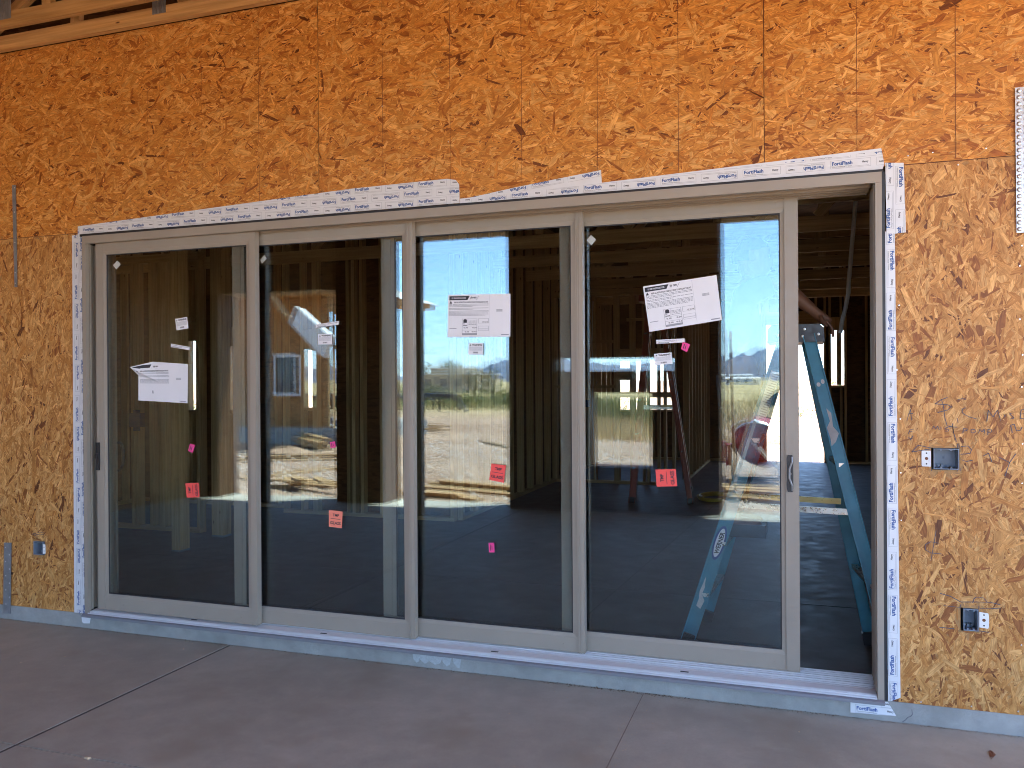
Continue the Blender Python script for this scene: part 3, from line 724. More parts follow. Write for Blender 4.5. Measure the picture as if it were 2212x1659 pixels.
def notice(label, quad, k, f=None, o=None, y=None, panel=True):
    r = random.Random(k)
    if o is None: o, y, f = sticker('paper_notice', label, 'notice', quad, k, 'paper', 'notices taped to the door glass')
    K = Print(); K.poly([(.02, .87), (.02, .965), (.35, .965), (.315, .87)]) ; put(K, 'black_header', 'black_ink', o, y, f)
    Wt = Print(); Wt.text('PLY GEM WINDOWS & DOORS', .06, .90, .036, .02, width=.23); put(Wt, 'header_lettering', 'paper', o, y - .0004, f)
    K = Print(); K.text('ply gem', .365, .905, .055, .03, width=.095); K.line((.46, .87), (.50, .965), .004)
    K.poly([(.022, .79), (.068, .79), (.045, .86)]); K.text('READ ALL INSTRUCTIONS CAREFULLY PRIOR TO INSTALLING THE UNIT.', .10, .80, .036, .03, width=.55)
    K.text('NFRC', .245, .30, .02, .03, width=.035)
    put(K, 'bold_lettering', 'black_ink', o, y, f)
    G = Print()
    for v in (.765, .738, .711, .672, .645, .606, .58, .554, .528, .502): words(G, .02, .655 if v not in (.711, .645, .502) else .4 if v != .502 else .60, v, .012, r)
    for v in (.63, .61, .59): G.rect(.78, v, .875, v + .012)
    G.rect(.666, .04, .668, .98); G.rect(.03, .195, .145, .21); G.rect(.855, .035, .975, .06)
    if panel:
        G.frame(.235, .045, .475, .43, .005); G.rect(.235, .255, .475, .26); G.rect(.235, .16, .475, .165); G.rect(.325, .26, .329, .43); G.rect(.235, .045, .475, .09)
        G.frame(.492, .32, .66, .43, .005); G.frame(.492, .19, .66, .255, .004); G.frame(.492, .145, .66, .185, .004)
        for v in (.37, .345, .32, .29): words(G, .338, .465, v, .012, r)
        put(G, 'body_print', 'grey_ink', o, y, f)
        K = Print(); K.poly([(.255, .335), (.255, .40), (.268, .42), (.298, .42), (.312, .40), (.312, .335)]); K.rect(.25, .27, .315, .285); K.text('0.30', .26, .205, .03, .02); K.text('0.26', .40, .205, .03, .02); K.text('0.50', .28, .11, .03, .02); K.text('0.0.5', .39, .11, .03, .02); K.text('07 06 06', .56, .335, .028, .02, width=.09)
        put(K, 'rating_print', 'black_ink', o, y, f)
    else:
        G.rect(.31, .22, .33, .30); put(G, 'body_print', 'grey_ink', o, y, f)
    return o
notice('white printed instruction sheet stuck square on the sky reflection in the third door panel', [(2.459, 1.944), (2.824, 1.936), (2.822, 1.704), (2.452, 1.709)], 2)
notice('white printed instruction sheet stuck crooked, rising to the right, on the rightmost glass panel', [(3.534, 1.949), (3.906, 1.991), (3.932, 1.764), (3.566, 1.713)], 3)
# bent sheet on the first panel: its corner stands off the pane
q1 = [(.395, 1.584), (.776, 1.578), (.770, 1.341), (.399, 1.357)]
mb = MB(); y = YG[0]
P1 = [(.362, 1.566, y - .035), (.52, 1.598, y - .012), (.776, 1.580, y - .001), (.770, 1.341, y - .001), (.395, 1.358, y - .001), (.402, 1.515, y - .006)]
C = (.56, 1.47, y - .003)
for i in range(6):
    a, b = P1[i], P1[(i + 1) % 6]; mb.poly([(a[0], a[2], a[1]), (b[0], b[2], b[1]), (C[0], C[2], C[1])][::-1])
o1 = mb.build('paper_notice', M['paper']); so = o1.modifiers.new('thickness', 'SOLIDIFY'); so.thickness = .0005
tag(o1, 'white printed instruction sheet with a curled torn corner on the leftmost glass panel', 'notice', 'notices taped to the door glass')
def yb1(x, z):   # height of the bent sheet in front of the pane
    best = None
    for i in range(6):
        a, b = P1[i], P1[(i + 1) % 6]
        d = (b[0] - a[0]) * (C[1] - a[1]) - (C[0] - a[0]) * (b[1] - a[1])
        s_ = ((x - a[0]) * (C[1] - a[1]) - (C[0] - a[0]) * (z - a[1])) / d; t_ = ((b[0] - a[0]) * (z - a[1]) - (x - a[0]) * (b[1] - a[1])) / d
        m_ = min(s_, t_, 1 - s_ - t_)
        if best is None or m_ > best[0]: best = (m_, a[2] + s_ * (b[2] - a[2]) + t_ * (C[2] - a[2]))
    return best[1]
f1 = bil([(.372, 1.574), (.776, 1.583), (.770, 1.341), (.399, 1.357)])
r1 = random.Random(5); K = Print(); K.poly([(.03, .865), (.02, .955), (.2, 1.01), (.345, 1.02), (.31, .93), (.16, .92)]); K.text('READ ALL INSTRUCTIONS CAREFULLY PRIOR TO INSTALLING THE UNIT.', .14, .82, .036, .03, width=.50); K.text('ply gem', .37, .945, .045, .03, width=.09); K.poly([(.06, .81), (.10, .81), (.08, .86)])
Gp = Print()
for v in (.78, .755, .70, .675, .60, .575, .55, .525, .50): words(Gp, .08, .64, v, .012, r1)
for v in (.63, .61, .59): Gp.rect(.78, v, .875, v + .012)
Gp.rect(.855, .03, .975, .05); Gp.rect(.30, .22, .325, .30)
for pr_, nm, m in ((K, 'bold_lettering', 'black_ink'), (Gp, 'body_print', 'grey_ink')):
    pr_.build(nm, M[m], o1, lambda a, b: (f1(a, b)[0], yb1(*f1(a, b)) - .0012, f1(a, b)[1]))

def warning(label, quad, k):
    o, y, f = sticker('warning_sticker', label, 'sticker', quad, k, 'paper', 'warning stickers on the door glass')
    K = Print(); K.text('WARNING', .24, .77, .15, .04, width=.68); K.poly([(.07, .77), (.19, .77), (.13, .91)])
    r = random.Random(k); u = .34
    while u < .66: w = r.uniform(.008, .025); K.rect(u, .11, u + w, .25); u += w + r.uniform(.008, .02)
    put(K, 'bold_lettering', 'black_ink', o, y, f)
    G = Print()
    for v in (.66, .6, .54, .48, .42, .36): words(G, .07, .93, v, .025, r)
    put(G, 'small_print', 'grey_ink', o, y, f)
warning('tilted white WARNING sticker high on the leftmost glass panel', [(.681, 1.858), (.771, 1.868), (.781, 1.798), (.691, 1.787)], 0)
warning('white WARNING sticker below a narrow strip in the second glass panel', [(1.658, 1.743), (1.75, 1.743), (1.75, 1.682), (1.658, 1.683)], 1)
warning('white WARNING sticker under the square instruction sheet in the third glass panel', [(2.579, 1.674), (2.664, 1.672), (2.663, 1.609), (2.576, 1.611)], 2)
warning('white WARNING sticker under the crooked instruction sheet in the rightmost panel', [(3.589, 1.599), (3.679, 1.605), (3.684, 1.546), (3.594, 1.540)], 3)
def strip(label, quad, k):
    o, y, f = sticker('strip_label', label, 'sticker', quad, k, 'paper', 'narrow strip labels on the door glass')
    G = Print(); r = random.Random(k + 9); words(G, .06, .94, .62, .12, r); words(G, .08, .6, .30, .10, r); G.frame(.01, .05, .99, .95, .012); put(G, 'small_print', 'grey_ink', o, y, f)
    K = Print(); words(K, .05, .45, .1, .12, r); put(K, 'bold_lettering', 'black_ink', o, y, f)
strip('narrow white strip label sloping down over the window light in the leftmost panel', [(.648, 1.708), (.79, 1.684), (.787, 1.664), (.648, 1.686)], 0)
strip('narrow white strip label sloping up above the WARNING sticker in the second panel', [(1.64, 1.799), (1.797, 1.816), (1.794, 1.795), (1.643, 1.779)], 1)
strip('narrow white strip label level with the rooftops reflected in the third panel', [(2.70, 1.600), (2.86, 1.598), (2.86, 1.578), (2.70, 1.580)], 2) if False else None
strip('narrow white strip label under the crooked instruction sheet in the rightmost panel', [(3.599, 1.671), (3.748, 1.675), (3.748, 1.655), (3.601, 1.650)], 3)
def tmp(label, quad, k, mat='red', turn=False):
    o, y, f = sticker('tempered_glass_sticker', label, 'sticker', quad, k, mat, 'TMP GLASS stickers on the door panels')
    K = Print()
    if not turn:
        K.text('TMP', .29, .66, .16, .03, width=.46); K.rect(.14, .50, .86, .525); K.text('GLASS', .10, .18, .17, .03, width=.80)
    else:
        A = Print(); A.text('TMP', .29, .64, .17, .03, width=.44); A.rect(.14, .47, .86, .495); A.text('GLASS', .10, .12, .18, .03, width=.80)
        K = A.xf(lambda a, b: (1 - b, a))
    put(K, 'bold_lettering', 'black_ink', o, y, f)
tmp('red TMP GLASS sticker turned sideways in the leftmost panel', [(.748, .853), (.848, .858), (.854, .771), (.758, .764)], 0, 'red', True)
tmp('pale salmon TMP GLASS sticker upright low in the second panel', [(1.721, .725), (1.812, .719), (1.805, .623), (1.72, .628)], 1, 'salmon')
tmp('red TMP GLASS sticker upright, slightly tilted, in the third panel', [(2.708, 1.014), (2.791, 1.006), (2.779, .911), (2.694, .925)], 2)
tmp('red TMP GLASS sticker turned sideways in the rightmost panel', [(3.593, 1.001), (3.697, 1.007), (3.704, .919), (3.599, .913)], 3, 'red', True)
def pinkl(label, quad, k):
    o, y, f = sticker('pink_sticker', label, 'sticker', quad, k, 'pink', 'small pink stickers on the door glass')
    K = Print(); K.rect(.25, .2, .36, .8); K.rect(.52, .25, .62, .7); put(K, 'small_lettering', 'black_ink', o, y, f)
pinkl('small tilted pink sticker above the red one in the leftmost panel', [(.785, 1.095), (.823, 1.088), (.805, 1.039), (.771, 1.05)], 0)
pinkl('small pink sticker at the edge of the sunlit reflection in the second panel', [(1.73, 1.117), (1.764, 1.123), (1.77, 1.088), (1.736, 1.082)], 1)
pinkl('small upright pink sticker low in the dark part of the third panel', [(2.688, .580), (2.721, .583), (2.723, .53), (2.690, .528)], 2)
pinkl('small tilted pink sticker beside the narrow strip label in the rightmost panel', [(3.736, 1.659), (3.773, 1.644), (3.757, 1.604), (3.727, 1.621)], 3)
M['label_grey'] = plain('grey_label', (.50, .52, .47), .6)
for q, k, lb in (([(.202, 2.212), (.236, 2.239), (.265, 2.215), (.228, 2.184)], 0, 'small pale diamond label in the top corner of the leftmost panel'),
                 ([(1.252, 2.195), (1.282, 2.223), (1.298, 2.2), (1.265, 2.172)], 1, 'small grey diamond label half behind the stile of the second panel'),
                 ([(3.235, 2.207), (3.26, 2.233), (3.287, 2.207), (3.262, 2.179)], 3, 'small pale diamond label in the top left corner of the rightmost panel')):
    if k == 1: q = [(a + .012, b) for a, b in q]
    sticker('corner_label', lb, 'label', q, k, 'label_grey', 'diamond corner labels on the glass')

# ================================================================== FIXTURES ON THE WALL
def ebox(label, x0, x1, z0, z1, fl, holes, gap):
    t = thing('electrical_box', label, 'electrical box', (0, 0, 0), 0, 'electrical boxes in the wall')
    w = .0035; d = YF + .075; y = YF - .006
    mb = MB(); a, b = x0 + (gap if gap > 0 else .002), x1 - (0.002 if gap > 0 else -gap)
    mb.box(a, b, d, d + .003, z0 + .003, z1 - .003)
    for bx in ((a, a + w, z0 + .003, z1 - .003), (b - w, b, z0 + .003, z1 - .003), (a + w, b - w, z0 + .003, z0 + .003 + w), (a + w, b - w, z1 - .003 - w, z1 - .003)):
        mb.box(bx[0], bx[1], y, d, bx[2], bx[3])
    mb.build('shell', M['box_grey'], t)
    mb = MB()
    for q in (.3, .7):
        for z in (z0 + .009, z1 - .009): mb.lathe([(.002, .0), (.0045, .0), (.0045, -.05)], (a + (b - a) * q, y + .002, z), 8, (0, -1, 0))
    mb.lathe([(.0, .001), (.005, .001), (.006, 0)], ((a + b) / 2, d - .001, (z0 + z1) / 2), 10, (0, -1, 0))
    for i in range(3): mb.box(a + .008 + i * .014, a + .018 + i * .014, d - .03, d - .001, z0 + .0068, z0 + .02)
    mb.build('boss', M['box_grey'], t)
    mb = MB(); mb.plate(fl, YF - .0075, YF - .0055); f = mb.build('mounting_flange', M['white_vinyl'], t)
    for (hx, hz, r) in holes:
        mb = MB(); mb.lathe([(0, .0003), (r, .0003), (r, -.001)], (hx, YF - .0077, hz), 12, (0, -1, 0)); mb.build('screw_hole', M['rust'] if r > .005 else M['black'], f)
    return t
ebox('grey electrical box with white flange on its left, amid the pencil writing', 4.855, 4.968, 1.054, 1.152, [(4.815, 1.136), (4.819, 1.139), (4.853, 1.139), (4.853, 1.068), (4.818, 1.068), (4.815, 1.074)],
     [(4.835, 1.128, .0035), (4.835, 1.104, .007), (4.835, 1.08, .0035)], .009)
ebox('grey electrical box with white flange on its right, low on the wall', 4.969, 5.041, .343, .445, [(5.042, .433), (5.077, .429), (5.080, .415), (5.079, .37), (5.076, .362), (5.042, .365)],
     [(5.06, .421, .0035), (5.06, .398, .007), (5.06, .374, .0035)], .011)
ebox('grey electrical box low on the wall left of the door', -.458, -.372, .345, .436, [(-.372, .42), (-.352, .418), (-.350, .36), (-.372, .357)], [(-.362, .40, .003), (-.362, .376, .003)], .003)
mb = MB(); mb.plate([(5.188, 2.72), (5.30, 2.72), (5.30, 2.091), (5.192, 2.091)], .014, .0175); npl = mb.build('nail_plate', M['galv'])
tag(npl, 'galvanised plate with raised dimples at the right edge of the wall', 'metal plate')
mb = MB(); mb.lathe([(0, .006), (.006, .005), (.0105, 0), (.011, -.001)], (0, 0, 0), 10, (0, -1, 0)); d0 = mb.build('dimple', M['galv'], npl, smooth=True); first = True
for i in range(22):
    for j in range(4):
        p = (5.203 + j * .026, .014, 2.705 - i * .0285 - (j % 2) * .013)
        if first: d0.location = p; first = False
        else: copyo(d0, npl, p)
mb = MB(); mb.plate([(-.612, 2.78), (-.580, 2.777), (-.574, 2.105), (-.598, 2.106)], .0155, .018); so1 = mb.build('metal_strap', M['dull_steel']); tag(so1, 'thin grey steel strap across the sheet joint at upper left', 'metal strap')
for z in (2.76, 2.6, 2.4, 2.2, 2.13):
    mb = MB(); mb.lathe([(0, .001), (.004, .0008), (.004, -.001)], (-.59, .0155, z), 8, (0, -1, 0)); mb.build('nail', M['galv'], so1)
mb = MB(); mb.plate([(-.709, .411), (-.643, .414), (-.656, -.057), (-.722, -.062)], .0150, .017); so2 = mb.build('metal_strap', M['dull_steel']); tag(so2, 'wide grey steel hold-down strap at the foot of the left wall', 'metal strap')
for i in range(9):
    mb = MB(); mb.lathe([(0, .0008), (.0045, .0006), (.0045, -.001)], (-.68 + (.018 if i % 2 else -.015), .0150, .38 - i * .047), 8, (0, -1, 0)); mb.build('nail', M['galv'], so2)

# ================================================================== PATIO ROOF
def lumber(name, mat, parent, a, b, w, t, up=(0, 0, 1), bevel=.003):
    m = MB(); m.beam(a, b, w, t, up); return m.build(name, M[mat], parent, bevel=bevel)
rf = bpy.data.objects.new('patio_roof', None); COL.objects.link(rf); tag(rf, 'patio roof deck of strand board over the trusses', 'roof')
mb = MB(); mb.box(-3.7, 8.4, -5.95, .02, 4.12, 4.16); mb.build('roof_deck', M['orange_soffit'], rf)
mb = MB(); mb.box(-3.7, 8.4, -5.99, -5.952, 3.86, 4.16); mb.build('fascia', M['pine'], rf)
for i, y in enumerate((-.03, -.24, -.95, -1.65, -2.35, -3.05, -3.75, -4.45)):
    lb = 'pine roof truss against the house wall, nearest the strand board' if i == 0 else 'second pine roof truss out from the house wall at upper left' if i == 1 else 'pine roof truss in the row over the patio'
    t = thing('roof_truss', lb, 'roof truss', (0, y, 0), 0, 'pine roof trusses over the patio')
    z = 3.648 if i == 0 else 3.675
    lumber('bottom_chord', 'pine_warm', t, (-3.6, 0, z + .045), (8.25, 0, z + .045), .04, .089)
    lumber('top_chord', 'pine_warm', t, (-3.6, 0, 4.07), (8.25, 0, 4.07), .04, .089)
    x = -3.2; k = 0
    while x < 8:
        lumber('web', 'pine_warm', t, (x, 0, z + .09), (x + (.5 if k % 2 else .02), 0, 4.025), .037, .07, (1, 0, 0)); x += .8; k += 1
    for px in ((.66, 2.6, 4.6) if i == 0 else (-.33, 2.3, 4.4) if i == 1 else ()):
        mb = MB(); mb.box(px - .05, px + .05, -.023, -.0202, z + .045, z + .2)
        for q in range(5): mb.box(px - .04 + q * .018, px - .034 + q * .018, -.025, -.023, z + .05, z + .19)
        mb.build('truss_plate', M['dull_steel'], t)

# ================================================================== PATIO EDGE: piers, beam, fireplace framing (seen in the glass)
YE0, YE1 = -5.62, -5.2
fp = thing('fireplace_framing', 'wide strand board fireplace framing with see-through firebox, dark in the glass reflection', 'fireplace', (0, 0, 0))
mb = MB(); holed_board(mb, .95, 3.47, -.095, 3.3, YE0, YE1, [(1.53, 2.94, 1.57, 1.73), (1.93, 2.68, .43, 1.31)]); mb.build('surround', M['osb_shaded'], fp)
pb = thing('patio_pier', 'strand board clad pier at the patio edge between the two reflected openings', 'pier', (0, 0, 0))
mb = MB(); mb.box(-1.40, -.69, YE0, YE1, -.095, 3.3); mb.build('cladding', M['osb_shaded'], pb)
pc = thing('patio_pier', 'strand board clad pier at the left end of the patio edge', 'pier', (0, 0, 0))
mb = MB(); mb.box(-3.6, -3.16, YE0, YE1, -.095, 2.67); mb.build('cladding', M['osb_shaded'], pc)
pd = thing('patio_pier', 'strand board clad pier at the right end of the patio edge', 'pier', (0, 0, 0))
mb = MB(); mb.box(7.6, 8.3, YE0, YE1, -.095, 3.3); mb.build('cladding', M['osb_shaded'], pd)
be = thing('patio_beam', 'deep timber beam across the patio edge carrying the roof', 'beam', (0, 0, 0))
lumber('header', 'treated', be, (-1.41, (YE0 + YE1) / 2, 3.58), (8.3, (YE0 + YE1) / 2, 3.58), .42, .56)
lumber('low_header', 'treated', be, (-3.6, (YE0 + YE1) / 2, 3.265), (-1.41, (YE0 + YE1) / 2, 3.265), .42, 1.19)
sw = thing('side_wall', 'strand board wall closing the left side of the patio', 'wall', (0, 0, 0))
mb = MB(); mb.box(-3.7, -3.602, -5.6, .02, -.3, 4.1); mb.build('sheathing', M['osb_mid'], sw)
lp = thing('leaning_plank', 'rough plank leaning outside against the fireplace framing', 'plank', (0, 0, 0))
lumber('board', 'treated', lp, (3.52, -5.75, 2.0), (3.44, -7.6, -.19), .14, .03, (1, 0, 0))

# ================================================================== INTERIOR
stud_me = {}
def stud(parent, x, y, z0, z1, sx=.038, sy=.089, mat='stud'):
    k = (round(z1 - z0, 2), sx, sy, mat)
    if k not in stud_me:
        m = MB(); m.box(-sx / 2, sx / 2, -sy / 2, sy / 2, 0, z1 - z0); o = m.build('stud', M[mat], parent); stud_me[k] = o; o.location = (x, y, z0)
    else: o = copyo(stud_me[k], parent, (x, y, z0))
    return o
def stud_wall(label, p, q, h=2.75, sp=.406, sheath=None, openings=(), mat='stud', noplate=False, extra=()):
    """framed wall from p to q (axis aligned); sheath: offset side of the sheathing; openings along the run (s0, s1, z0, z1)"""
    t = thing('stud_wall', label, 'wall frame', (0, 0, 0)); ax = 0 if abs(q[0] - p[0]) > abs(q[1] - p[1]) else 1
    Ln = q[ax] - p[ax]; sg = 1 if Ln > 0 else -1; Ln = abs(Ln)
    def at(s): return (p[0] + sg * s, p[1]) if ax == 0 else (p[0], p[1] + sg * s)
    sx, sy = (.038, .089) if ax == 0 else (.089, .038)
    ss = [0.02]
    while ss[-1] + sp < Ln - .1: ss.append(ss[-1] + sp)
    ss.append(Ln - .02)
    for o in openings: ss += [o[0] - .02, o[1] + .02]
    for e in extra: ss.append(e)
    for s in ss:
        x, y = at(s); segs = [(.04, h - .08)]
        for o in openings:
            if o[0] < s < o[1]: segs = [(.04, o[2] - .04), (o[3] + .24, h - .08)]
        for a, b in segs:
            if b - a > .08: stud(t, x, y, a, b, sx, sy, mat)
    def pl(nm, s0, s1, z0, z1, d=.089):
        a, b = at(s0), at(s1); m = MB()
        if ax == 0: m.box(min(a[0], b[0]), max(a[0], b[0]), p[1] - d / 2, p[1] + d / 2, z0, z1)
        else: m.box(p[0] - d / 2, p[0] + d / 2, min(a[1], b[1]), max(a[1], b[1]), z0, z1)
        m.build(nm, M[mat], t)
    pl('top_plate', 0, Ln, h - .08, h - .041); pl('top_plate', 0, Ln, h - .04, h)
    cuts = sorted([(o[0], o[1]) for o in openings if o[2] < .1]); s = 0
    for a, b in cuts: pl('bottom_plate', s, a - .04, 0.001, .039); s = b + .04
    pl('bottom_plate', s, Ln, .001, .039)
    for o in openings:
        pl('header', o[0], o[1], o[3] + .001, o[3] + .23, .085)
        if o[2] > .1: pl('window_sill', o[0], o[1], o[2] - .039, o[2] - .001)
    if sheath is not None:
        m = MB(); off0, off1 = sorted((sheath * .046, sheath * .058))
        xs_ = sorted({0, Ln, *[o[0] for o in openings], *[o[1] for o in openings]}); zs_ = sorted({0, h, *[o[2] for o in openings], *[o[3] for o in openings]})
        for i in range(len(xs_) - 1):
            for j in range(len(zs_) - 1):
                c, d = (xs_[i] + xs_[i + 1]) / 2, (zs_[j] + zs_[j + 1]) / 2
                if any(o[0] < c < o[1] and o[2] < d < o[3] for o in openings): continue
                a, b = at(xs_[i]), at(xs_[i + 1])
                if ax == 0: m.box(min(a[0], b[0]), max(a[0], b[0]), p[1] + off0, p[1] + off1, zs_[j], zs_[j + 1])
                else: m.box(p[0] + off0, p[0] + off1, min(a[1], b[1]), max(a[1], b[1]), zs_[j], zs_[j + 1])
        m.build('sheathing', M['osb_shaded'], t)
    return t
HI = 3.62
stud_wall('framed rear wall with the bright doorway behind the ladder', (.9, 11.4), (5.5, 11.4), HI, .406, 1, [(2.84, 3.80, 0, 2.43), (3.92, 4.13, 1.36, 2.31), (.19, 1.20, .92, 1.83)])
stud_wall('framed right side wall inside the house', (5.5, .3), (5.5, 11.35), HI, .406, 1)
pt_ = stud_wall('open stud partition with window light showing between its studs', (.92, 7.6), (2.66, 7.6), 2.75, 5, None, extra=(.3, .6, .9, .94, 1.128, 1.167, 1.305, 1.365, 1.515, 1.602))
for (x0_, x1_, z0_, z1_) in ((1.84, 2.05, 1.47, 1.64), (1.84, 2.62, 1.225, 1.30), (.94, 1.84, 1.36, 1.40), (2.0, 2.6, 2.30, 2.34), (1.2, 1.8, 2.0, 2.04)):
    mb = MB(); mb.box(x0_, x1_, 7.50, 7.548, z0_, z1_); mb.build('blocking', M['stud'], pt_)
stud_wall('framed wall running back beside the open partition', (.9, 4.0), (.9, 11.3), HI, .406, -1)
stud_wall('framed wall facing the second door panel, posts on brown sheathing', (-1.2, 3.95), (.88, 3.95), HI, .406, 1, [(.27, .385, 1.185, 1.825)], extra=(.9, 1.0, 1.55))
stud_wall('framed wall with narrow bright windows behind the leftmost panel', (-3.55, 4.25), (-1.22, 4.25), HI, .406, 1, [(.79, .96, 1.14, 1.98), (1.38, 1.48, 1.14, 1.9)])
stud_wall('open stud partition behind the leftmost panel', (-2.40, 2.62), (-1.24, 2.62), 2.75, 5, None, extra=(.34, .39, .57, .68, .719))
stud_wall('framed left side wall inside the house', (-3.5, .3), (-3.5, 4.2), HI, .406, -1)
stud_wall('dark framed return wall by the rear of the rightmost panel', (2.72, 8.3), (2.72, 11.3), HI, .406, -1)
for i, (x, y, w) in enumerate(((-.815, 1.81, .09), (-.93, 2.50, .13))):
    t = thing('wood_post', ('thick brown timber post with steel base behind the leftmost panel', 'pale built-up timber post behind the right edge of the leftmost panel')[i], 'post', (x, y, 0))
    m = MB(); m.box(-w / 2, w / 2, -.06, .06, .02, HI); m.build('post', M['stud'], t, bevel=.004)
    m = MB(); m.box(-w / 2 - .004, w / 2 + .004, -.064, .064, .002, .02); m.build('post_base', M['dull_steel'], t)
m = MB(); m.box(4.912, 4.985, 11.36, 11.44, 1.365, 2.305); m.build('mullion', M['stud'], [o for o in bpy.data.objects if o.name == 'stud_wall'][0])
inroof = thing('house_roof', 'roof deck of the house above the dark interior', 'roof', (0, 0, 0))
mb = MB(); mb.box(.82, 8.4, .05, 11.75, 4.0, 4.16); mb.box(-3.7, .82, .05, 4.6, 4.0, 4.16); mb.build('roof_deck', M['osb_shaded'], inroof)
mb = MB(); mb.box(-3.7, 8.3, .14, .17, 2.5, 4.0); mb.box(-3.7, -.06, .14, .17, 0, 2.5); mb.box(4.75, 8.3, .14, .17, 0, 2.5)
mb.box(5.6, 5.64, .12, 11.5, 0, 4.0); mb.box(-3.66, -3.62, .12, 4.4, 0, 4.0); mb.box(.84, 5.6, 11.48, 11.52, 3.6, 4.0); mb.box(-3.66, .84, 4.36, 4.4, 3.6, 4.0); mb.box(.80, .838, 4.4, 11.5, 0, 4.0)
mb.build('gable_sheathing', M['osb_shaded'], inroof)
for i in range(8):
    y = 1.2 + i * 1.25
    t = thing('ceiling_truss', 'dark pine truss spanning the house interior overhead', 'roof truss', (0, y, 0), 0, 'pine trusses over the house interior')
    xa = -3.4 if y < 3.8 else .95
    lumber('bottom_chord', 'stud', t, (xa, 0, 2.83), (5.4, 0, 2.83), .04, .13); lumber('upper_chord', 'stud', t, (xa, 0, 3.55), (5.4, 0, 3.55), .04, .089)
    x = xa + .2; k = 0
    while x < 5.2:
        lumber('web', 'stud', t, (x, 0, 2.90), (x + (.55 if k % 2 else .0), 0, 3.5), .038, .08, (1, 0, 0)); x += .85; k += 1
hb = thing('floor_beam', 'lit flush beam crossing above the ladder inside', 'beam', (0, 0, 0))
lumber('beam', 'stud', hb, (2.25, 6.4, 2.93), (5.45, 6.4, 2.93), .09, .20)
wc = thing('white_conduit', 'white flexible conduit hanging in the open doorway', 'conduit', (0, 0, 0))
mb = MB(); mb.tube([(4.80, 3, 3.6), (4.745, 3, 3.1), (4.728, 3, 2.92), (4.705, 3, 2.62), (4.686, 3, 2.40), (4.672, 3, 2.24), (4.668, 3, 2.14), (4.645, 3, 2.02), (4.620, 3, 1.92), (4.608, 3, 1.83)], .016, 8); mb.build('conduit', M['white_vinyl'], wc, smooth=True)
mb = MB(); mb.tube([(4.609, 3, 1.83), (4.606, 3.0, 1.80), (4.60, 3.0, 1.77)], .004, 6); mb.build('wire_end', M['dull_steel'], wc)
cc = thing('cord_coil', 'coil of yellow extension cord lying on the dark floor', 'cord', (0, 0, 0))
mb = MB()
for k in range(6):
    r = .13 + .018 * (k % 3); c = (3.30 + rnd.uniform(-.03, .03), 6.4 + rnd.uniform(-.05, .05))
    mb.tube([(c[0] + r * 1.2 * math.cos(a * .3142), c[1] + r * 2.0 * math.sin(a * .3142), .012 + .012 * (k // 2)) for a in range(21)], .009, 6, False)
mb.build('loops', M['yellow'], cc, smooth=True)
for i, (x, pts) in enumerate((( 1.3, [(1.52, 7.5, 2.6), (1.50, 7.5, 2.0), (1.515, 7.5, 1.5), (1.50, 7.5, 1.0), (1.53, 7.5, .5), (1.55, 7.5, .05)]), (1.0, [(2.9, 6.2, 2.5), (2.86, 6.2, 2.2), (2.8, 6.2, 1.9), (2.79, 6.2, 1.6)]))):
    t = thing('loose_wire', ('pale wire running down the stud wall in the third panel', 'thin pale wire hanging from the beam in the rightmost panel')[i], 'wire', (0, 0, 0))
    mb = MB(); mb.tube(pts, .007 if i == 0 else .004, 6); mb.build('wire', M['white_vinyl'], t, smooth=True)
t = thing('junction_box', 'blue junction box fixed to a stud in the third panel', 'junction box', (1.4, 7.52, 1.14))
mb = MB(); mb.box(-.05, .05, -.03, .03, -.05, .05); mb.box(-.042, .042, -.034, -.03, -.042, .042); M['jblue'] = plain('blue_plastic', (.03, .06, .14), .5); mb.build('shell', M['jblue'], t)
t = thing('junction_box', 'dark junction box fixed to a stud behind the leftmost panel', 'junction box', (-1.98, 2.55, 1.10))
mb = MB(); mb.box(-.07, .07, -.035, .03, -.07, .07); mb.box(-.02, .02, -.03, .02, -.11, .10); mb.build('shell', M['jblue'], t)

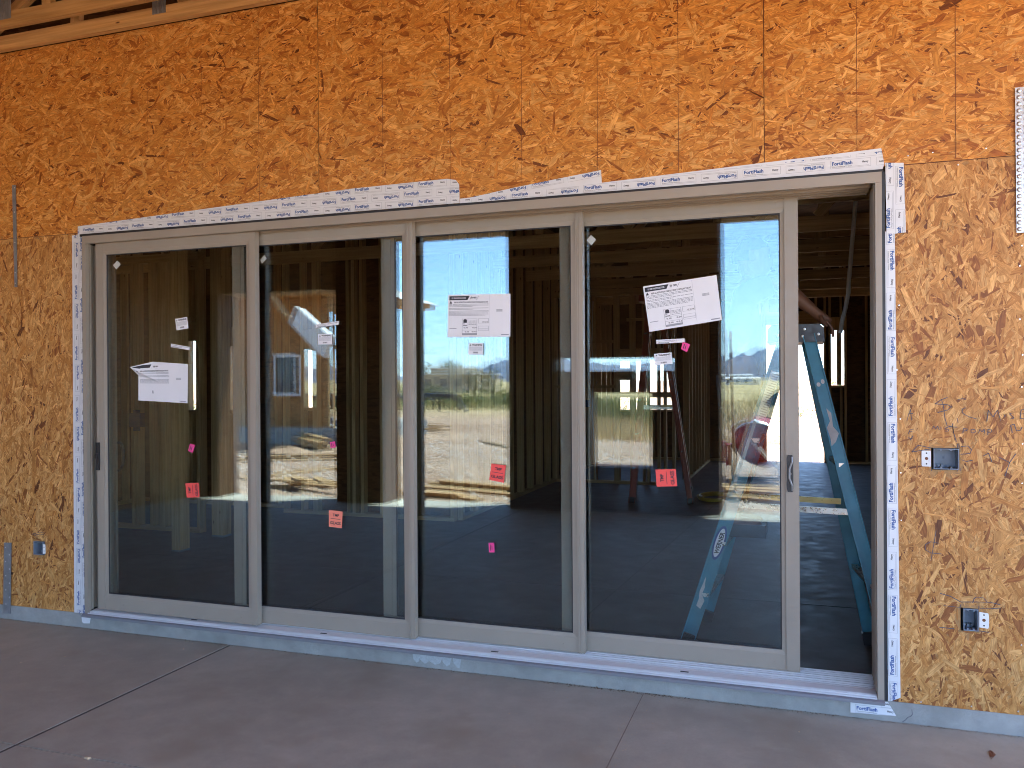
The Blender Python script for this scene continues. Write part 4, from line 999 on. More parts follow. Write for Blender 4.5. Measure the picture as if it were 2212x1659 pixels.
def ladder(t, F1, F2, R1, R2, top, mr, me_, mstep, cap, capdir, capw, paint=False):
    """stepladder: F1/F2 far and near front feet, R1/R2 rear feet, top: far and near points under the cap for front and rear"""
    tf, tn, rf_, rn = top
    rails = {}
    for nm, a, b in (('front_rail', F1, tf), ('front_rail', F2, tn), ('rear_rail', R1, rf_), ('rear_rail', R2, rn)):
        a = Vector(a); b = Vector(b); d = (b - a).normalized(); ac = Vector(capdir).normalized(); nrm = d.cross(ac).normalized()
        m = MB(); wd = .075 if nm[0] == 'f' else .062
        m.beam(a, b, .005, wd, d.cross(ac)) if False else None
        # C channel: web across, two flanges
        inp = nrm    # in the plane of the side
        for (o0, o1, w_, t_) in ((0, 0, wd, .005),):
            m.hexa([a - inp * w_ / 2, b - inp * w_ / 2, b + inp * w_ / 2, a + inp * w_ / 2, a - inp * w_ / 2 + ac * t_, b - inp * w_ / 2 + ac * t_, b + inp * w_ / 2 + ac * t_, a + inp * w_ / 2 + ac * t_])
        for s in (-1, 1):
            c = inp * (wd / 2) * s
            sgn = -1 if (a - Vector(F1)).length < 1e-6 or (a - Vector(R1)).length < 1e-6 else 1
            m.hexa([a + c, b + c, b + c - inp * .005 * s, a + c - inp * .005 * s, a + c - ac * .028 * sgn, b + c - ac * .028 * sgn, b + c - inp * .005 * s - ac * .028 * sgn, a + c - inp * .005 * s - ac * .028 * sgn])
        o = m.build(nm, M[mr], t)
        rails.setdefault(nm, []).append((a, b, nrm, ac, o))
        m = MB(); m.beam(a - d * .0, a + d * .07, .05, wd + .012, nrm); m.build('foot', M['black'], t)
    zt = tf[2]
    for k in range(1, 6):
        s = k / 6.0; p = Vector(F1).lerp(Vector(tf), s); q = Vector(F2).lerp(Vector(tn), s)
        m = MB(); m.beam(p, q, .075, .022); m.build('step', M[mstep], t)
    for s in (.25, .6):
        p = Vector(R1).lerp(Vector(rf_), s); q = Vector(R2).lerp(Vector(rn), s); m = MB(); m.beam(p, q, .03, .02); m.build('rear_brace', M[mstep], t)
    for i in (0, 1):
        a, b = rails['front_rail'][i][:2]; c, d = rails['rear_rail'][i][:2]; s = .46
        p, q = a.lerp(b, s), c.lerp(d, s); ac = Vector(capdir).normalized() * (.012 if i else -.012) * -1
        mid = (p + q) / 2
        m = MB(); m.beam(p - ac, mid + Vector((.03, 0, 0)) - ac, .006, .03); m.build('spreader', M['zinc'], t); m = MB(); m.beam(mid - Vector((.1, 0, 0)) - ac * 1.5, q - ac * 1.5, .006, .032); m.build('spreader', M['zinc' if i else 'brass'], t)
        m = MB()
        for s_ in (-.06, .02): m.lathe([(0, .006), (.007, .005), (.008, 0)], mid + Vector((s_, 0, 0)) - ac * 1.9, 8, (0, -1, 0))
        m.build('rivet', M['dull_steel'], t)
    return rails
lad = thing('blue_stepladder', 'blue fibreglass stepladder standing inside the open door end', 'stepladder', (0, 0, 0))
F1, R1 = (3.745, 1.05, 0), (4.665, .86, 0); F2, R2 = (3.70, .53, 0), (4.74, .34, 0)
TZ = 1.70
top = ((4.235, .92, TZ), (4.235, .60, TZ), (4.335, .90, TZ), (4.345, .58, TZ))
rl = ladder(lad, F1, F2, R1, R2, top, 'ladder_blue', 'ladder_edge', 'zinc', None, (0, 1, 0), .3)
mb = MB(); mb.plate([(4.135, 1.66), (4.14, 1.735), (4.16, 1.755), (4.40, 1.755), (4.42, 1.735), (4.425, 1.66)], .555, .965); cap = mb.build('top_cap', M['black'], lad, bevel=.006)
mb = MB()
for (x, z) in ((4.26, 1.728), (4.325, 1.728), (4.315, 1.69), (4.395, 1.70), (4.19, 1.70)): mb.lathe([(0, .004), (.006, .003), (.0085, -.001)], (x, .555, z), 10, (0, -1, 0))
mb.build('rivet', M['zinc'], cap)
def on_rail(i, nm, s, wd): a, b, nrm, ac, o = rl[nm][i]; return a.lerp(b, s), nrm, (b - a).normalized(), o
def rail_print(nm, i, prints):
    a, b, nrm, ac, o = rl[nm][i]; d = (b - a).normalized(); Ln = (b - a).length
    inp = nrm if nrm.x < 0 else -nrm
    for pr_, pn_, m_, lift in prints: pr_.build(pn_, M[m_], o, lambda u, v: a + d * u + inp * v - Vector((0, .0008 + lift, 0)))
el = lambda cu, cv, ru, rv, n=24: [(cu + ru * math.cos(2 * math.pi * k / n), cv + rv * math.sin(2 * math.pi * k / n)) for k in range(n)]
pB, pW, pK, pS = Print(), Print(), Print(), Print()
pB.poly(el(.60, 0, .098, .030)); pW.poly(el(.60, 0, .082, .021)); T_ = Print(); T_.text('WERNER', 0, 0, .024, .035, width=.125); pK = T_.xf(lambda a, b: (.60 - .0625 + a, .011 - b)) ; pK = T_.xf(lambda a, b: (.5375 + a, -.012 + b))
pS.poly([(.22, -.012), (.27, -.02), (.30, .004), (.34, .0), (.40, .012), (.31, .02), (.27, .012), (.23, .014)])
rail_print('front_rail', 1, [(pB, 'oval_badge', 'blue_ink', 0), (pW, 'badge_field', 'paper', .0004), (pK, 'badge_lettering', 'black_ink', .0008), (pS, 'paint_splash', 'splash', 0)])
pS = Print(); pS.poly([(1.22, -.024), (1.26, -.005), (1.33, -.012), (1.36, .006), (1.29, .004), (1.26, .026), (1.20, .022), (1.16, .028), (1.18, .0)]); pS.poly(el(1.50, -.01, .013, .009, 12)); pS.poly(el(1.49, .013, .012, .010, 12))
rail_print('rear_rail', 1, [(pS, 'paint_splash', 'splash', 0)])
pL = Print(); pL.rect(1.30, -.030, 1.58, .020); pG = Print(); r_ = random.Random(3)
for k in range(20): words(pG, -.026, .016, 1.315 + k * .0132, .006, r_) if False else pG.rect(1.312 + k * .0132, -.025, 1.317 + k * .0132, .010 + r_.uniform(-.01, .006))
rail_print('front_rail', 1, [(pL, 'instruction_label', 'paper', 0), (pG, 'label_print', 'grey_ink', .0005)])

lad2 = thing('red_stepladder', 'tall red stepladder standing deep in the dark room', 'stepladder', (0, 0, 0))
ladder(lad2, (2.20, 6.9, 0), (2.40, 5.75, 0), (2.93, 7.0, 0), (3.08, 5.85, 0), ((2.50, 6.6, 2.45), (2.55, 6.2, 2.45), (2.62, 6.6, 2.45), (2.66, 6.2, 2.45)), 'ladder_red', 'ladder_red', 'dull_steel', None, (0, 1, 0), .3)
mb = MB(); mb.box(2.42, 2.74, 6.15, 6.65, 2.44, 2.52); mb.build('top_cap', M['ladder_red'], lad2, bevel=.01)

# ================================================================== PEOPLE
def skin(name, joints, edges, rad, mat, parent, root=0, sub=2):
    me = bpy.data.meshes.new(name); me.from_pydata([tuple(j) for j in joints], edges, [])
    o = link(name, me, mat, parent)
    md = o.modifiers.new('skin', 'SKIN'); md.use_smooth_shade = True
    sv = me.skin_vertices[0].data if me.skin_vertices else None
    if sv is None:
        me.attributes  # older files keep the layer on the mesh
    for i, r in enumerate(rad):
        r = r if isinstance(r, tuple) else (r, r)
        sv[i].radius = r; sv[i].use_root = (i == root)
    ss = o.modifiers.new('smooth', 'SUBSURF'); ss.levels = sub; ss.render_levels = sub
    return o
def hand(joints, edges, rad, wi, W_, fdir, nrm, curl):
    """five fingers grown from wrist joint wi; fdir: finger direction, nrm: back of the hand"""
    f = Vector(fdir).normalized(); n = Vector(nrm).normalized(); s = f.cross(n).normalized(); w = Vector(W_)
    palm = len(joints); joints.append(w + f * .05); rad.append((.034, .018)); edges.append((wi, palm))
    kn = len(joints); joints.append(w + f * .085); rad.append((.038, .015)); edges.append((palm, kn))
    return palm, kn, f, n, s
def fingers(parent, mat, w, f, n, s, curl, side):
    w = Vector(w)
    for i, (off, ln) in enumerate(((-.030, .072), (-.010, .082), (.010, .076), (.029, .060))):
        p = w + f * .075 + s * off; d = f.copy(); J = [p - f * .02, p]; a = 0
        for k, q in enumerate((.45, .32, .23)):
            a += curl[k]; dd = f * math.cos(a) - n * math.sin(a); J.append(J[-1] + dd * ln * q)
        skin('finger', J, [(j, j + 1) for j in range(len(J) - 1)], [.0085, .0088, .0082, .0075, .0062], mat, parent, 0, 1)
    p = w + f * .022 + s * (-.034 * side); d = (f * .6 - s * .75 * side - n * .35).normalized(); J = [p - d * .015, p + d * .025, p + d * .05 + f * .008, p + d * .065 + f * .024]
    skin('thumb', J, [(0, 1), (1, 2), (2, 3)], [.012, .0115, .010, .0075], mat, parent, 0, 1)
def head(parent, c, face, skinm, hairm):
    c = Vector(c); f = Vector(face).normalized(); u = Vector((0, 0, 1)); s = f.cross(u).normalized()
    mb = MB(); n, m_ = 20, 14; rows = []
    for i in range(m_ + 1):
        th = math.pi * i / m_; row = []
        for k in range(n):
            ph = 2 * math.pi * k / n; a, b, z = math.sin(th) * math.cos(ph), math.sin(th) * math.sin(ph), math.cos(th)
            jaw = 1 - .28 * max(0, -z) ** 1.5; fx = .098 * a * (1 if a < 0 else .94) + (.012 * max(0, -z) if a > 0 else -.012 * max(0, -z))
            ec = 0
            if a > .5 and abs(b) < .22 and -.35 < z < .12: ec = .016 * (1 - abs(b) / .22) * (1 - (z + .35) / .6)
            if a > .6 and .12 < z < .3: ec -= .004
            row.append(c + f * (fx + ec) + s * (.076 * b * jaw) + u * (.118 * z))
        rows.append(row)
    for i in range(m_):
        for k in range(n): mb.poly([rows[i][k], rows[i + 1][k], rows[i + 1][(k + 1) % n], rows[i][(k + 1) % n]])
    h = mb.build('head', skinm, parent, smooth=True)
    mb = MB()
    for sg in (-1, 1): mb.lathe([(0, .008), (.008, .005), (.010, 0), (.008, -.006)], c + f * .084 + s * .030 * sg + u * .012, 10, f)
    mb.build('eye', M['black'], h)
    mb = MB(); mb.box(-.022, .022, -.004, .004, -.004, .004); o = mb.build('mouth', M['rust'], h); o.location = c + f * .090 - u * .055; o.rotation_euler = (0, 0, math.atan2(-f.x, f.y))
    mb = MB()
    for sg in (-1, 1): mb.lathe([(0, .008), (.014, .008), (.022, .004), (.02, -.004)], c + s * .078 * sg - f * .005, 10, s * sg)
    mb.build('ear', skinm, h)
    mb = MB(); rows = []
    for i in range(8):
        th = math.pi * .56 * i / 7; rows.append([c - f * .010 + f * (.103 * math.sin(th) * math.cos(2 * math.pi * k / n) - (.018 if i > 4 else 0)) + s * (.083 * math.sin(th) * math.sin(2 * math.pi * k / n)) + u * (.010 + .122 * math.cos(th)) for k in range(n)])
    for i in range(7):
        for k in range(n):
            if i > 4 and math.cos(2 * math.pi * k / n) > .2: continue
            mb.poly([rows[i][k], rows[i + 1][k], rows[i + 1][(k + 1) % n], rows[i][(k + 1) % n]])
    mb.build('hair', hairm, h, smooth=True)
def person(t, pel, chest, neck, hd, face, shL, elL, wrL, shR, elR, wrR, knL, ftL, knR, ftR, shirt, pants, sleeve=.55):
    V = Vector; pel, chest, neck, hd = V(pel), V(chest), V(neck), V(hd); J = [pel, pel.lerp(chest, .5), chest, neck, hd - V((0, 0, .05))]
    E = [(0, 1), (1, 2), (2, 3), (3, 4)]; Rr = [(.115, .10), (.11, .095), (.13, .11), (.06, .06), (.055, .055)]
    f = V(face).normalized(); s = f.cross(V((0, 0, 1))).normalized()
    for sh, el_, wr in ((shL, elL, wrL), (shR, elR, wrR)):
        b = len(J); J += [V(sh), V(sh).lerp(V(el_), .55), V(el_), V(el_).lerp(V(wr), .35), V(wr), V(wr) + (V(wr) - V(el_)).normalized() * .05, V(wr) + (V(wr) - V(el_)).normalized() * .085]
        Rr += [.062, .053, .044, .045, (.030, .026), (.038, .020), (.036, .016)]; E += [(2, b)] + [(b + i, b + i + 1) for i in range(6)]
    for sg, kn, ft in ((-1, knL, ftL), (1, knR, ftR)):
        hip = pel + s * .095 * -sg * -1 - V((0, 0, .06)); b = len(J); J += [hip, hip.lerp(V(kn), .5), V(kn), V(kn).lerp(V(ft), .35), V(ft), V(ft) + f * .16 - V((0, 0, .04))]
        Rr += [.092, .082, .062, .058, .042, (.045, .032)]; E += [(0, b)] + [(b + i, b + i + 1) for i in range(5)]
    skin('body', J, E, Rr, M['skin'], t)
    # clothes: slightly larger shells over trunk, upper arms and legs
    JJ = [J[0] + V((0, 0, .02)), J[1], J[2], J[2].lerp(J[3], .7)]; EE = [(0, 1), (1, 2), (2, 3)]; RR = [(.138, .120), (.130, .114), (.150, .124), (.075, .075)]
    for b, el_ in ((5, elL), (12, elR)):
        k = len(JJ); JJ += [J[b], J[b].lerp(V(el_), sleeve)]; RR += [.076, .070]; EE += [(2, k), (k, k + 1)]
    skin('shirt', JJ, EE, RR, M[shirt], t)
    JJ = [J[0] - V((0, 0, .0))]; EE = []; RR = [(.125, .115)]
    for b in (19, 25):
        k = len(JJ); JJ += [J[b], J[b + 1], J[b + 2], J[b + 3], J[b + 4] + V((0, 0, .03))]; RR += [.105, .095, .078, .074, .066]; EE += [(0, k)] + [(k + i, k + i + 1) for i in range(4)]
    skin('trousers', JJ, EE, RR, M[pants], t)
    for b in (23, 29):
        p = J[b]; mb = MB(); q = p + f * .05 - V((0, 0, .05)); mb.beam(q - f * .13, q + f * .13, .09, .07); mb.build('shoe', M['black'], t, bevel=.025)
    head(t, hd + V((0, 0, .05)), face, M['skin'], M['hair'])
pw = thing('person', 'worker in dark clothes on the blue ladder, hand on its top', 'person', (0, 0, 0))
# stands on the second step of the front rails, leaning over the cap
zs_ = 1.70 * 2 / 6 + .011
person(pw, (3.98, .84, zs_ + .88), (4.00, .84, zs_ + 1.26), (4.03, .84, zs_ + 1.44), (4.06, .84, zs_ + 1.52), (1, .0, 0),
       (4.00, 1.02, zs_ + 1.33), (3.99, 1.15, zs_ + 1.05), (4.03, 1.10, zs_ + .80),
       (4.02, .66, zs_ + 1.36), (4.19, .68, zs_ + 1.42), (4.395, .72, 1.815),
       (3.98, .93, zs_ + .48), (3.94, .90, zs_ + .09), (3.98, .73, zs_ + .48), (3.94, .74, zs_ + .09), 'cloth_dark', 'cloth_dark', .9)
wv = Vector((4.395, .72, 1.815)); f_ = Vector((.72, .0, -.69)).normalized(); n_ = Vector((.69, 0, .72)).normalized()
fingers(pw, M['skin'], wv + f_ * .0, f_, n_, Vector((0, 1, 0)), (.25, .4, .3), 1)
ph = thing('person', 'photographer in dark clothes standing on the patio, elbow out, seen in the glass', 'person', (0, 0, 0))
zp = -.095
person(ph, (4.36, -4.62, zp + .92), (4.36, -4.60, zp + 1.32), (4.36, -4.57, zp + 1.49), (4.36, -4.56, zp + 1.58), (0, 1, 0),
       (4.17, -4.58, zp + 1.40), (4.00, -4.42, zp + 1.30), (4.20, -4.27, zp + 1.45), (4.55, -4.58, zp + 1.40), (4.66, -4.42, zp + 1.22), (4.42, -4.27, zp + 1.42),
       (4.26, -4.60, zp + .50), (4.26, -4.62, zp + .09), (4.46, -4.60, zp + .50), (4.46, -4.62, zp + .09), 'cloth_dark', 'denim', .9)

# ================================================================== THE LOT BEHIND THE CAMERA
def ground_mat():
    m, nt, b = newmat('desert_ground'); oc = N(nt, 'ShaderNodeTexCoord').outputs['Object']
    n1 = noise(nt, oc, .35, 6, .6); n2 = noise(nt, oc, 3.2, 6, .7); n3 = noise(nt, oc, 16, 4, .7)
    c = ramp(nt, n1, [(.3, (.34, .205, .128)), (.7, (.55, .385, .262))])
    c = mulc(nt, c, ramp(nt, n2, [(.34, g(.55)), (.62, g(1.18))])); c = mulc(nt, c, ramp(nt, n3, [(.34, g(.45)), (.58, g(1.15))]))
    # dry grass cover sets in beyond the graded lot
    sep = N(nt, 'ShaderNodeSeparateXYZ'); L(nt, oc, sep.inputs[0])
    a = N(nt, 'ShaderNodeMath', operation='MULTIPLY_ADD'); L(nt, n1, a.inputs[0]); a.inputs[1].default_value = 14; L(nt, sep.outputs[1], a.inputs[2])
    mr = N(nt, 'ShaderNodeMapRange'); L(nt, a.outputs[0], mr.inputs[0]); mr.inputs[1].default_value = -22; mr.inputs[2].default_value = -36
    st = noise(nt, mapped(nt, oc, (.02, .10, 1)), 3, 4)
    gc = ramp(nt, st, [(.35, (.40, .29, .13)), (.5, (.50, .38, .19)), (.62, (.24, .20, .09))])
    mx = N(nt, 'ShaderNodeMix', data_type='RGBA'); L(nt, mr.outputs[0], mx.inputs[0]); L(nt, c, mx.inputs[6]); L(nt, gc, mx.inputs[7])
    L(nt, mx.outputs[2], b.inputs['Base Color']); b.inputs['Roughness'].default_value = .95; b.inputs['Specular IOR Level'].default_value = .1
    bump(nt, b, n3, .8, .06)
    return m
M['ground'] = ground_mat()
mb = MB(); nR = 48; rad = [0, 12, 25, 60, 150, 500, 1500, 4000, 8400]
pt = lambda r, k: (r * math.cos(2 * math.pi * k / nR), -6 + r * math.sin(2 * math.pi * k / nR), -.2)
for i in range(len(rad) - 1):
    for k in range(nR):
        if i == 0: mb.poly([pt(0, 0), pt(rad[1], k), pt(rad[1], k + 1)])
        else: mb.poly([pt(rad[i], k), pt(rad[i + 1], k), pt(rad[i + 1], k + 1), pt(rad[i], k + 1)])
struct(mb.build('ground', M['ground']))
# stones over the lot
mb = MB()
def stone(x, y, r, z=-.2):
    top = (x + rnd.uniform(-.3, .3) * r, y + rnd.uniform(-.3, .3) * r, z + r * rnd.uniform(.4, .8)); n = 5; a0 = rnd.uniform(0, 6)
    rg = [(x + r * rnd.uniform(.7, 1.2) * math.cos(a0 + k * 1.2566), y + r * rnd.uniform(.7, 1.2) * math.sin(a0 + k * 1.2566), z - .01) for k in range(n)]
    for k in range(n): mb.poly([rg[k], rg[(k + 1) % n], top])
for _ in range(16000):
    y = -5.8 - abs(rnd.gauss(0, 8)); x = rnd.uniform(-13, 5.5) if y > -12 else rnd.uniform(-.5, 0) * (abs(y) + 4) + 4.5; stone(x, y, rnd.uniform(.008, .04) * (1 if rnd.random() < .90 else 2.4))
for _ in range(2200): stone(rnd.uniform(2.4, 5), rnd.uniform(-7.2, -5.7), rnd.uniform(.01, .04))
o = stuff(mb.build('lot_stones', M['stone'])); o['label'] = 'stones and clods scattered over the dirt lot'
# dry grass
mb = MB()
def blade(x, y, h, w):
    a = rnd.uniform(0, 6.3); lx, ly = rnd.gauss(0, .25) * h, rnd.gauss(0, .25) * h; dx, dy = w * math.cos(a), w * math.sin(a)
    mb.poly([(x - dx, y - dy, -.2), (x + dx, y + dy, -.2), (x + lx, y + ly, -.2 + h)])
for _ in range(20000):
    y = -17.5 - abs(rnd.gauss(0, 6)); x = rnd.uniform(-14, 3.0) - (abs(y) - 17) * .35
    if (x - 4.3) / (abs(y) + 4.1) < -.29 and y > -34: continue
    blade(x, y, rnd.uniform(.12, .42), rnd.uniform(.006, .016))
for _ in range(16000):
    y = rnd.uniform(-60, -22); x = rnd.uniform(-.55, .1) * (abs(y) + 4) + 2
    if (x - 4.3) / (abs(y) + 4.1) < -.29 and y > -39.5: continue
    blade(x, y, rnd.uniform(.15, .45), rnd.uniform(.012, .03))
o = stuff(mb.build('dry_grass', M['straw'])); o['label'] = 'tall dry straw coloured grass at the far edge of the lot'
mb = MB()
for _ in range(9000):
    y = rnd.uniform(-60, -26); x = rnd.uniform(-.62, -.08) * (abs(y) + 4) + 3
    if (x - 4.3) / (abs(y) + 4.1) < -.29 and y > -39.5: continue
    blade(x, y, rnd.uniform(.3, .9), rnd.uniform(.01, .03))
o = stuff(mb.build('green_brush', M['brush'])); o['label'] = 'olive green weeds standing in the dry grass'

def crown(mb, c, rx, rz, n, lf, seed):
    r = random.Random(seed); cl = [(Vector((r.gauss(0, .42), r.gauss(0, .42), r.gauss(0, .38)))) for _ in range(14)]
    for _ in range(n):
        q = cl[r.randrange(14)] + Vector((r.gauss(0, .19), r.gauss(0, .19), r.gauss(0, .19)))
        if q.length > 1.05: q *= 1.0 / q.length
        p = Vector(c) + Vector((q.x * rx, q.y * rx, q.z * rz)); d = Vector((r.gauss(0, 1), r.gauss(0, 1), r.gauss(0, 1))).normalized() * lf; e = d.orthogonal().normalized() * lf * .5
        mb.poly([p - d - e * .3, p + e, p + d]); 
def shrub(label, x, y, rx, h, mat, seed, n=700, cat='shrub', name='desert_shrub', group=None, lf=None):
    t = thing(name, label, cat, (0, 0, 0), 0, group)
    mb = MB(); crown(mb, (x, y, -.2 + h * .58), rx, h * .5, n, lf or h * .05, seed); mb.build('crown', M[mat], t)
    mb = MB(); r = random.Random(seed)
    for k in range(4):
        a = r.uniform(0, 6.3); mb.tube([(x, y, -.2), (x + math.cos(a) * rx * .25, y + math.sin(a) * rx * .25, -.2 + h * .35), (x + math.cos(a) * rx * .5, y + math.sin(a) * rx * .5, -.2 + h * .7)], [h * .025, h * .017, h * .006], 5)
    mb.build('trunk', M['bark'], t)
tree = lambda label, x, y, rx, h, mat, seed, n, lf: shrub(label, x, y, rx, h, mat, seed, n, 'tree', 'tree', None, lf)
tree('green tree rising behind the flat roofed house in the third panel', -53, -128, 2.6, 6.4, 'leaf', 3, 1500, .22)
tree('dark round tree standing right of the reflected house', -25.2, -70, 1.1, 2.9, 'leaf_dark', 4, 1000, .11)
tree('dark round tree nearer the mountain in the third panel', -23.0, -69, .95, 3.05, 'leaf_dark', 5, 1000, .11)
tree('pale distant tree behind the roofline at left in the third panel', -60, -132, 2.6, 5.0, 'leaf', 15, 1000, .22)
bl = 'olive desert bush among the dry grass of the field'
for i, (x, y, rx, h) in enumerate(((-14.5, -42, 2.0, 1.6), (-17, -44, 2.2, 1.9), (-20, -46, 2.4, 1.7), (-11.0, -42, 1.7, 1.7), (-9.6, -37, 1.5, 1.6), (-12.6, -46, 1.6, 1.7), (-15.5, -50, 1.8, 1.8), (-22.5, -52, 2.6, 2.0), (-26, -60, 3, 2.0), (-13.5, -38, 1.8, 1.4),
                                   (-3.0, -27, 1.4, 1.3), (-1.4, -24, 1.2, 1.25), (.2, -22.5, 1.0, 1.15), (-4.5, -30, 1.6, 1.4), (1.0, -25, 1.2, 1.2), (-6.2, -33, 1.6, 1.4), (-31, -66, 3.2, 1.9), (2.3, -48, 1.4, 1.0))):
    h *= .74
    shrub(bl, x, y, rx, h, ('brush', 'leaf', 'brush')[i % 3], 40 + i, 520, group='bushes in the field', lf=h * .06)
# bushes behind the house, seen through the rear openings
for i, (x, y, rx, h) in enumerate(((5.5, 20, 1.6, 1.6), (6.6, 18, 1.1, 1.5), (-9.5, 10.5, 1.8, 1.5), (-11.5, 12, 1.8, 1.7), (-1.0, 19, 1.4, 1.4), (-7.6, 8.6, 1.2, 1.3))):
    shrub('leafy green bush behind the house, half hidden through a rear opening', x, y, rx, h, 'leaf', 80 + i, 700, group='bushes behind the house', lf=.06)

# boards lying about
bi = 0
def board(label, a, b, w=.14, t=.038, z=None, group='scrap lumber on the dirt', mat='pine', tilt=0.):
    o = thing('lumber_board', label, 'lumber', (0, 0, 0), 0, group); z0 = -.2 + t / 2 if z is None else z
    lumber('board', mat, o, (a[0], a[1], z0), (b[0], b[1], z0 + tilt), w, t)
lc = 'sunlit pine board in the stack reflected at the right edge of the last panel'
for a, b, z in (((3.1, -8.15), (5.2, -7.65), -.18), ((3.25, -8.0), (5.1, -7.35), -.14), ((3.2, -7.45), (5.0, -6.75), -.18), ((3.6, -7.6), (5.6, -7.25), -.10), ((3.35, -7.25), (4.6, -6.85), -.14), ((3.0, -8.6), (4.8, -8.5), -.18)): board(lc, a, b, .18, .04, z, 'boards stacked at the right of the lot')
lb_ = 'pale pine board lying just outside the patio in the third panel'
for a, b, z in (((-1.25, -7.75), (.4, -7.25), -.16), ((-1.3, -7.45), (.5, -6.95), -.18), ((-.95, -6.75), (.1, -6.35), -.18), ((-1.1, -6.6), (-.2, -6.45), -.14), ((-1.0, -7.62), (.35, -7.2), -.11)): board(lb_, a, b, .2, .045, z, 'boards outside the patio edge')
board('grey weathered plank lying alone in the dirt beyond the patio', (-3.7, -16.5), (-2.5, -15.1), .16, .05, None, 'lone planks', 'treated')
lfb = 'board in the low pile of scrap beyond the dirt in the third panel'
for k in range(7): board(lfb, (-8.2 + rnd.uniform(-.8, .6), -21 + rnd.uniform(-1, 1)), (-6.7 + rnd.uniform(-.6, .6), -20.2 + rnd.uniform(-1.2, 1)), .16, .05, -.17 + .05 * k * .6, 'far scrap pile')
la = 'long pine board lying on the dirt in the second panel\'s reflection'
for a, b, z in (((-7.5, -10.6), (-4.8, -12.6), -.18), ((-7.2, -10.1), (-4.7, -11.5), -.18), ((-7.0, -10.9), (-5.2, -12.0), -.14), ((-4.7, -7.75), (-4.0, -9.9), -.18)): board(la, a, b, .16, .04, z, 'long boards at the left of the lot')
lap = 'pale pine offcut in the jumbled pile at the patio edge, second panel'
for k in range(9):
    x, y = -3.0 + rnd.uniform(-.5, .6), -7.0 + rnd.uniform(-.5, .4); a = rnd.uniform(-.5, .9); l_ = rnd.uniform(.5, 1.1)
    board(lap, (x - l_ * math.cos(a) / 2, y - l_ * math.sin(a) / 2), (x + l_ * math.cos(a) / 2, y + l_ * math.sin(a) / 2), .14, .035, -.18 + .033 * (k // 2), 'offcut pile at the patio edge', 'pine', rnd.uniform(-.02, .05))
for k in range(7): board('board of the square lumber stack in front of the wing wall', (-8.2 + .1 * (k % 2), -14.9 + .17 * (k % 3)), (-6.6, -13.5 + .17 * (k % 3)), .16, .07, -.16 + .075 * (k // 2), 'lumber stack by the wing', 'pine' if k > 3 else 'treated')

# red concrete mixer drum on its stand
mx_ = thing('concrete_mixer', 'red round concrete mixer standing in the lot, reflected in the last panel', 'concrete mixer', (3.72, -9.5, -.2))
mb = MB(); mb.lathe([(0, -.28), (.22, -.27), (.40, -.12), (.45, .0), (.44, .06), (.36, .22), (.22, .40), (.19, .42), (.205, .42), (.24, .40)], (0, 0, .62), 28, (.25, -.75, .62)); mb.build('drum', M['red_paint'], mx_, smooth=True)
mb = MB(); mb.lathe([(.452, -.02), (.475, -.02), (.475, .02), (.452, .02)], (0, 0, .62), 28, (.25, -.75, .62)); mb.build('ring_gear', M['galv'], mx_)
mb = MB(); mb.tube([(-.45, -.3, 0), (-.42, 0, .5), (-.46, .02, .62)], .03, 8); mb.tube([(.45, -.3, 0), (.42, 0, .5), (.46, .02, .62)], .03, 8); mb.tube([(-.45, -.3, .03), (.45, -.3, .03)], .03, 8); mb.tube([(-.43, .4, .03), (-.42, 0, .42)], .025, 8); mb.tube([(.43, .4, .03), (.42, 0, .42)], .025, 8)
mb.build('stand', M['steel_black'], mx_, smooth=True)
mb = MB(); mb.box(-.62, -.48, -.16, .16, .28, .62); mb.build('motor_box', M['red_paint'], mx_, bevel=.02)
for s_ in (-1, 1):
    mb = MB(); mb.lathe([(0, -.03), (.14, -.03), (.17, -.02), (.17, .02), (.14, .03), (0, .03)], (.47 * s_, -.32, .17), 18, (1, 0, 0)); mb.build('wheel', M['black'], mx_)
for (a_, b_, lb) in (((3.68, -9.0, .93), (3.32, -9.05, -.18), 'white lath leaning against the left of the red mixer'), ((3.70, -8.95, .42), (4.25, -9.0, -.18), 'white lath lying aslant in front of the red mixer'), ((3.95, -8.9, .80), (4.02, -8.95, -.18), 'white lath standing upright before the red mixer')):
    t = thing('white_lath', lb, 'lath', (0, 0, 0)); mb = MB(); mb.beam(a_, b_, .05, .02, (0, 1, 0)); mb.build('strip', M['white_vinyl'], t)
# flatbed gooseneck trailer
tr = thing('flatbed_trailer', 'black gooseneck flatbed trailer parked in the weeds, third panel', 'trailer', (0, 0, 0))
lumber('deck', 'steel_black', tr, (-24.5, -40, .55), (-15.6, -38.2, .55), 2.2, .22); lumber('gooseneck', 'steel_black', tr, (-15.7, -38.2, .70), (-13.3, -37.6, .62), .5, .3); lumber('hitch', 'steel_black', tr, (-13.3, -37.6, .60), (-12.8, -37.5, -.15), .16, .22, (0, 1, 0)); lumber('jack_leg', 'steel_black', tr, (-14.6, -38, .55), (-14.6, -38, -.2), .1, .1, (0, 1, 0))
lumber('reflector', 'red_paint', tr, (-17.5, -37.45, .55), (-16.8, -37.3, .55), .03, .14)
for x in (-21.5, -20.4):
    mb = MB(); mb.lathe([(0, -.12), (.34, -.12), (.4, -.06), (.4, .1), (0, .1)], (x, -38.1 - (x + 15.6) * -.2, .2), 16, (.2, -1, 0)); mb.build('wheel', M['black'], tr)
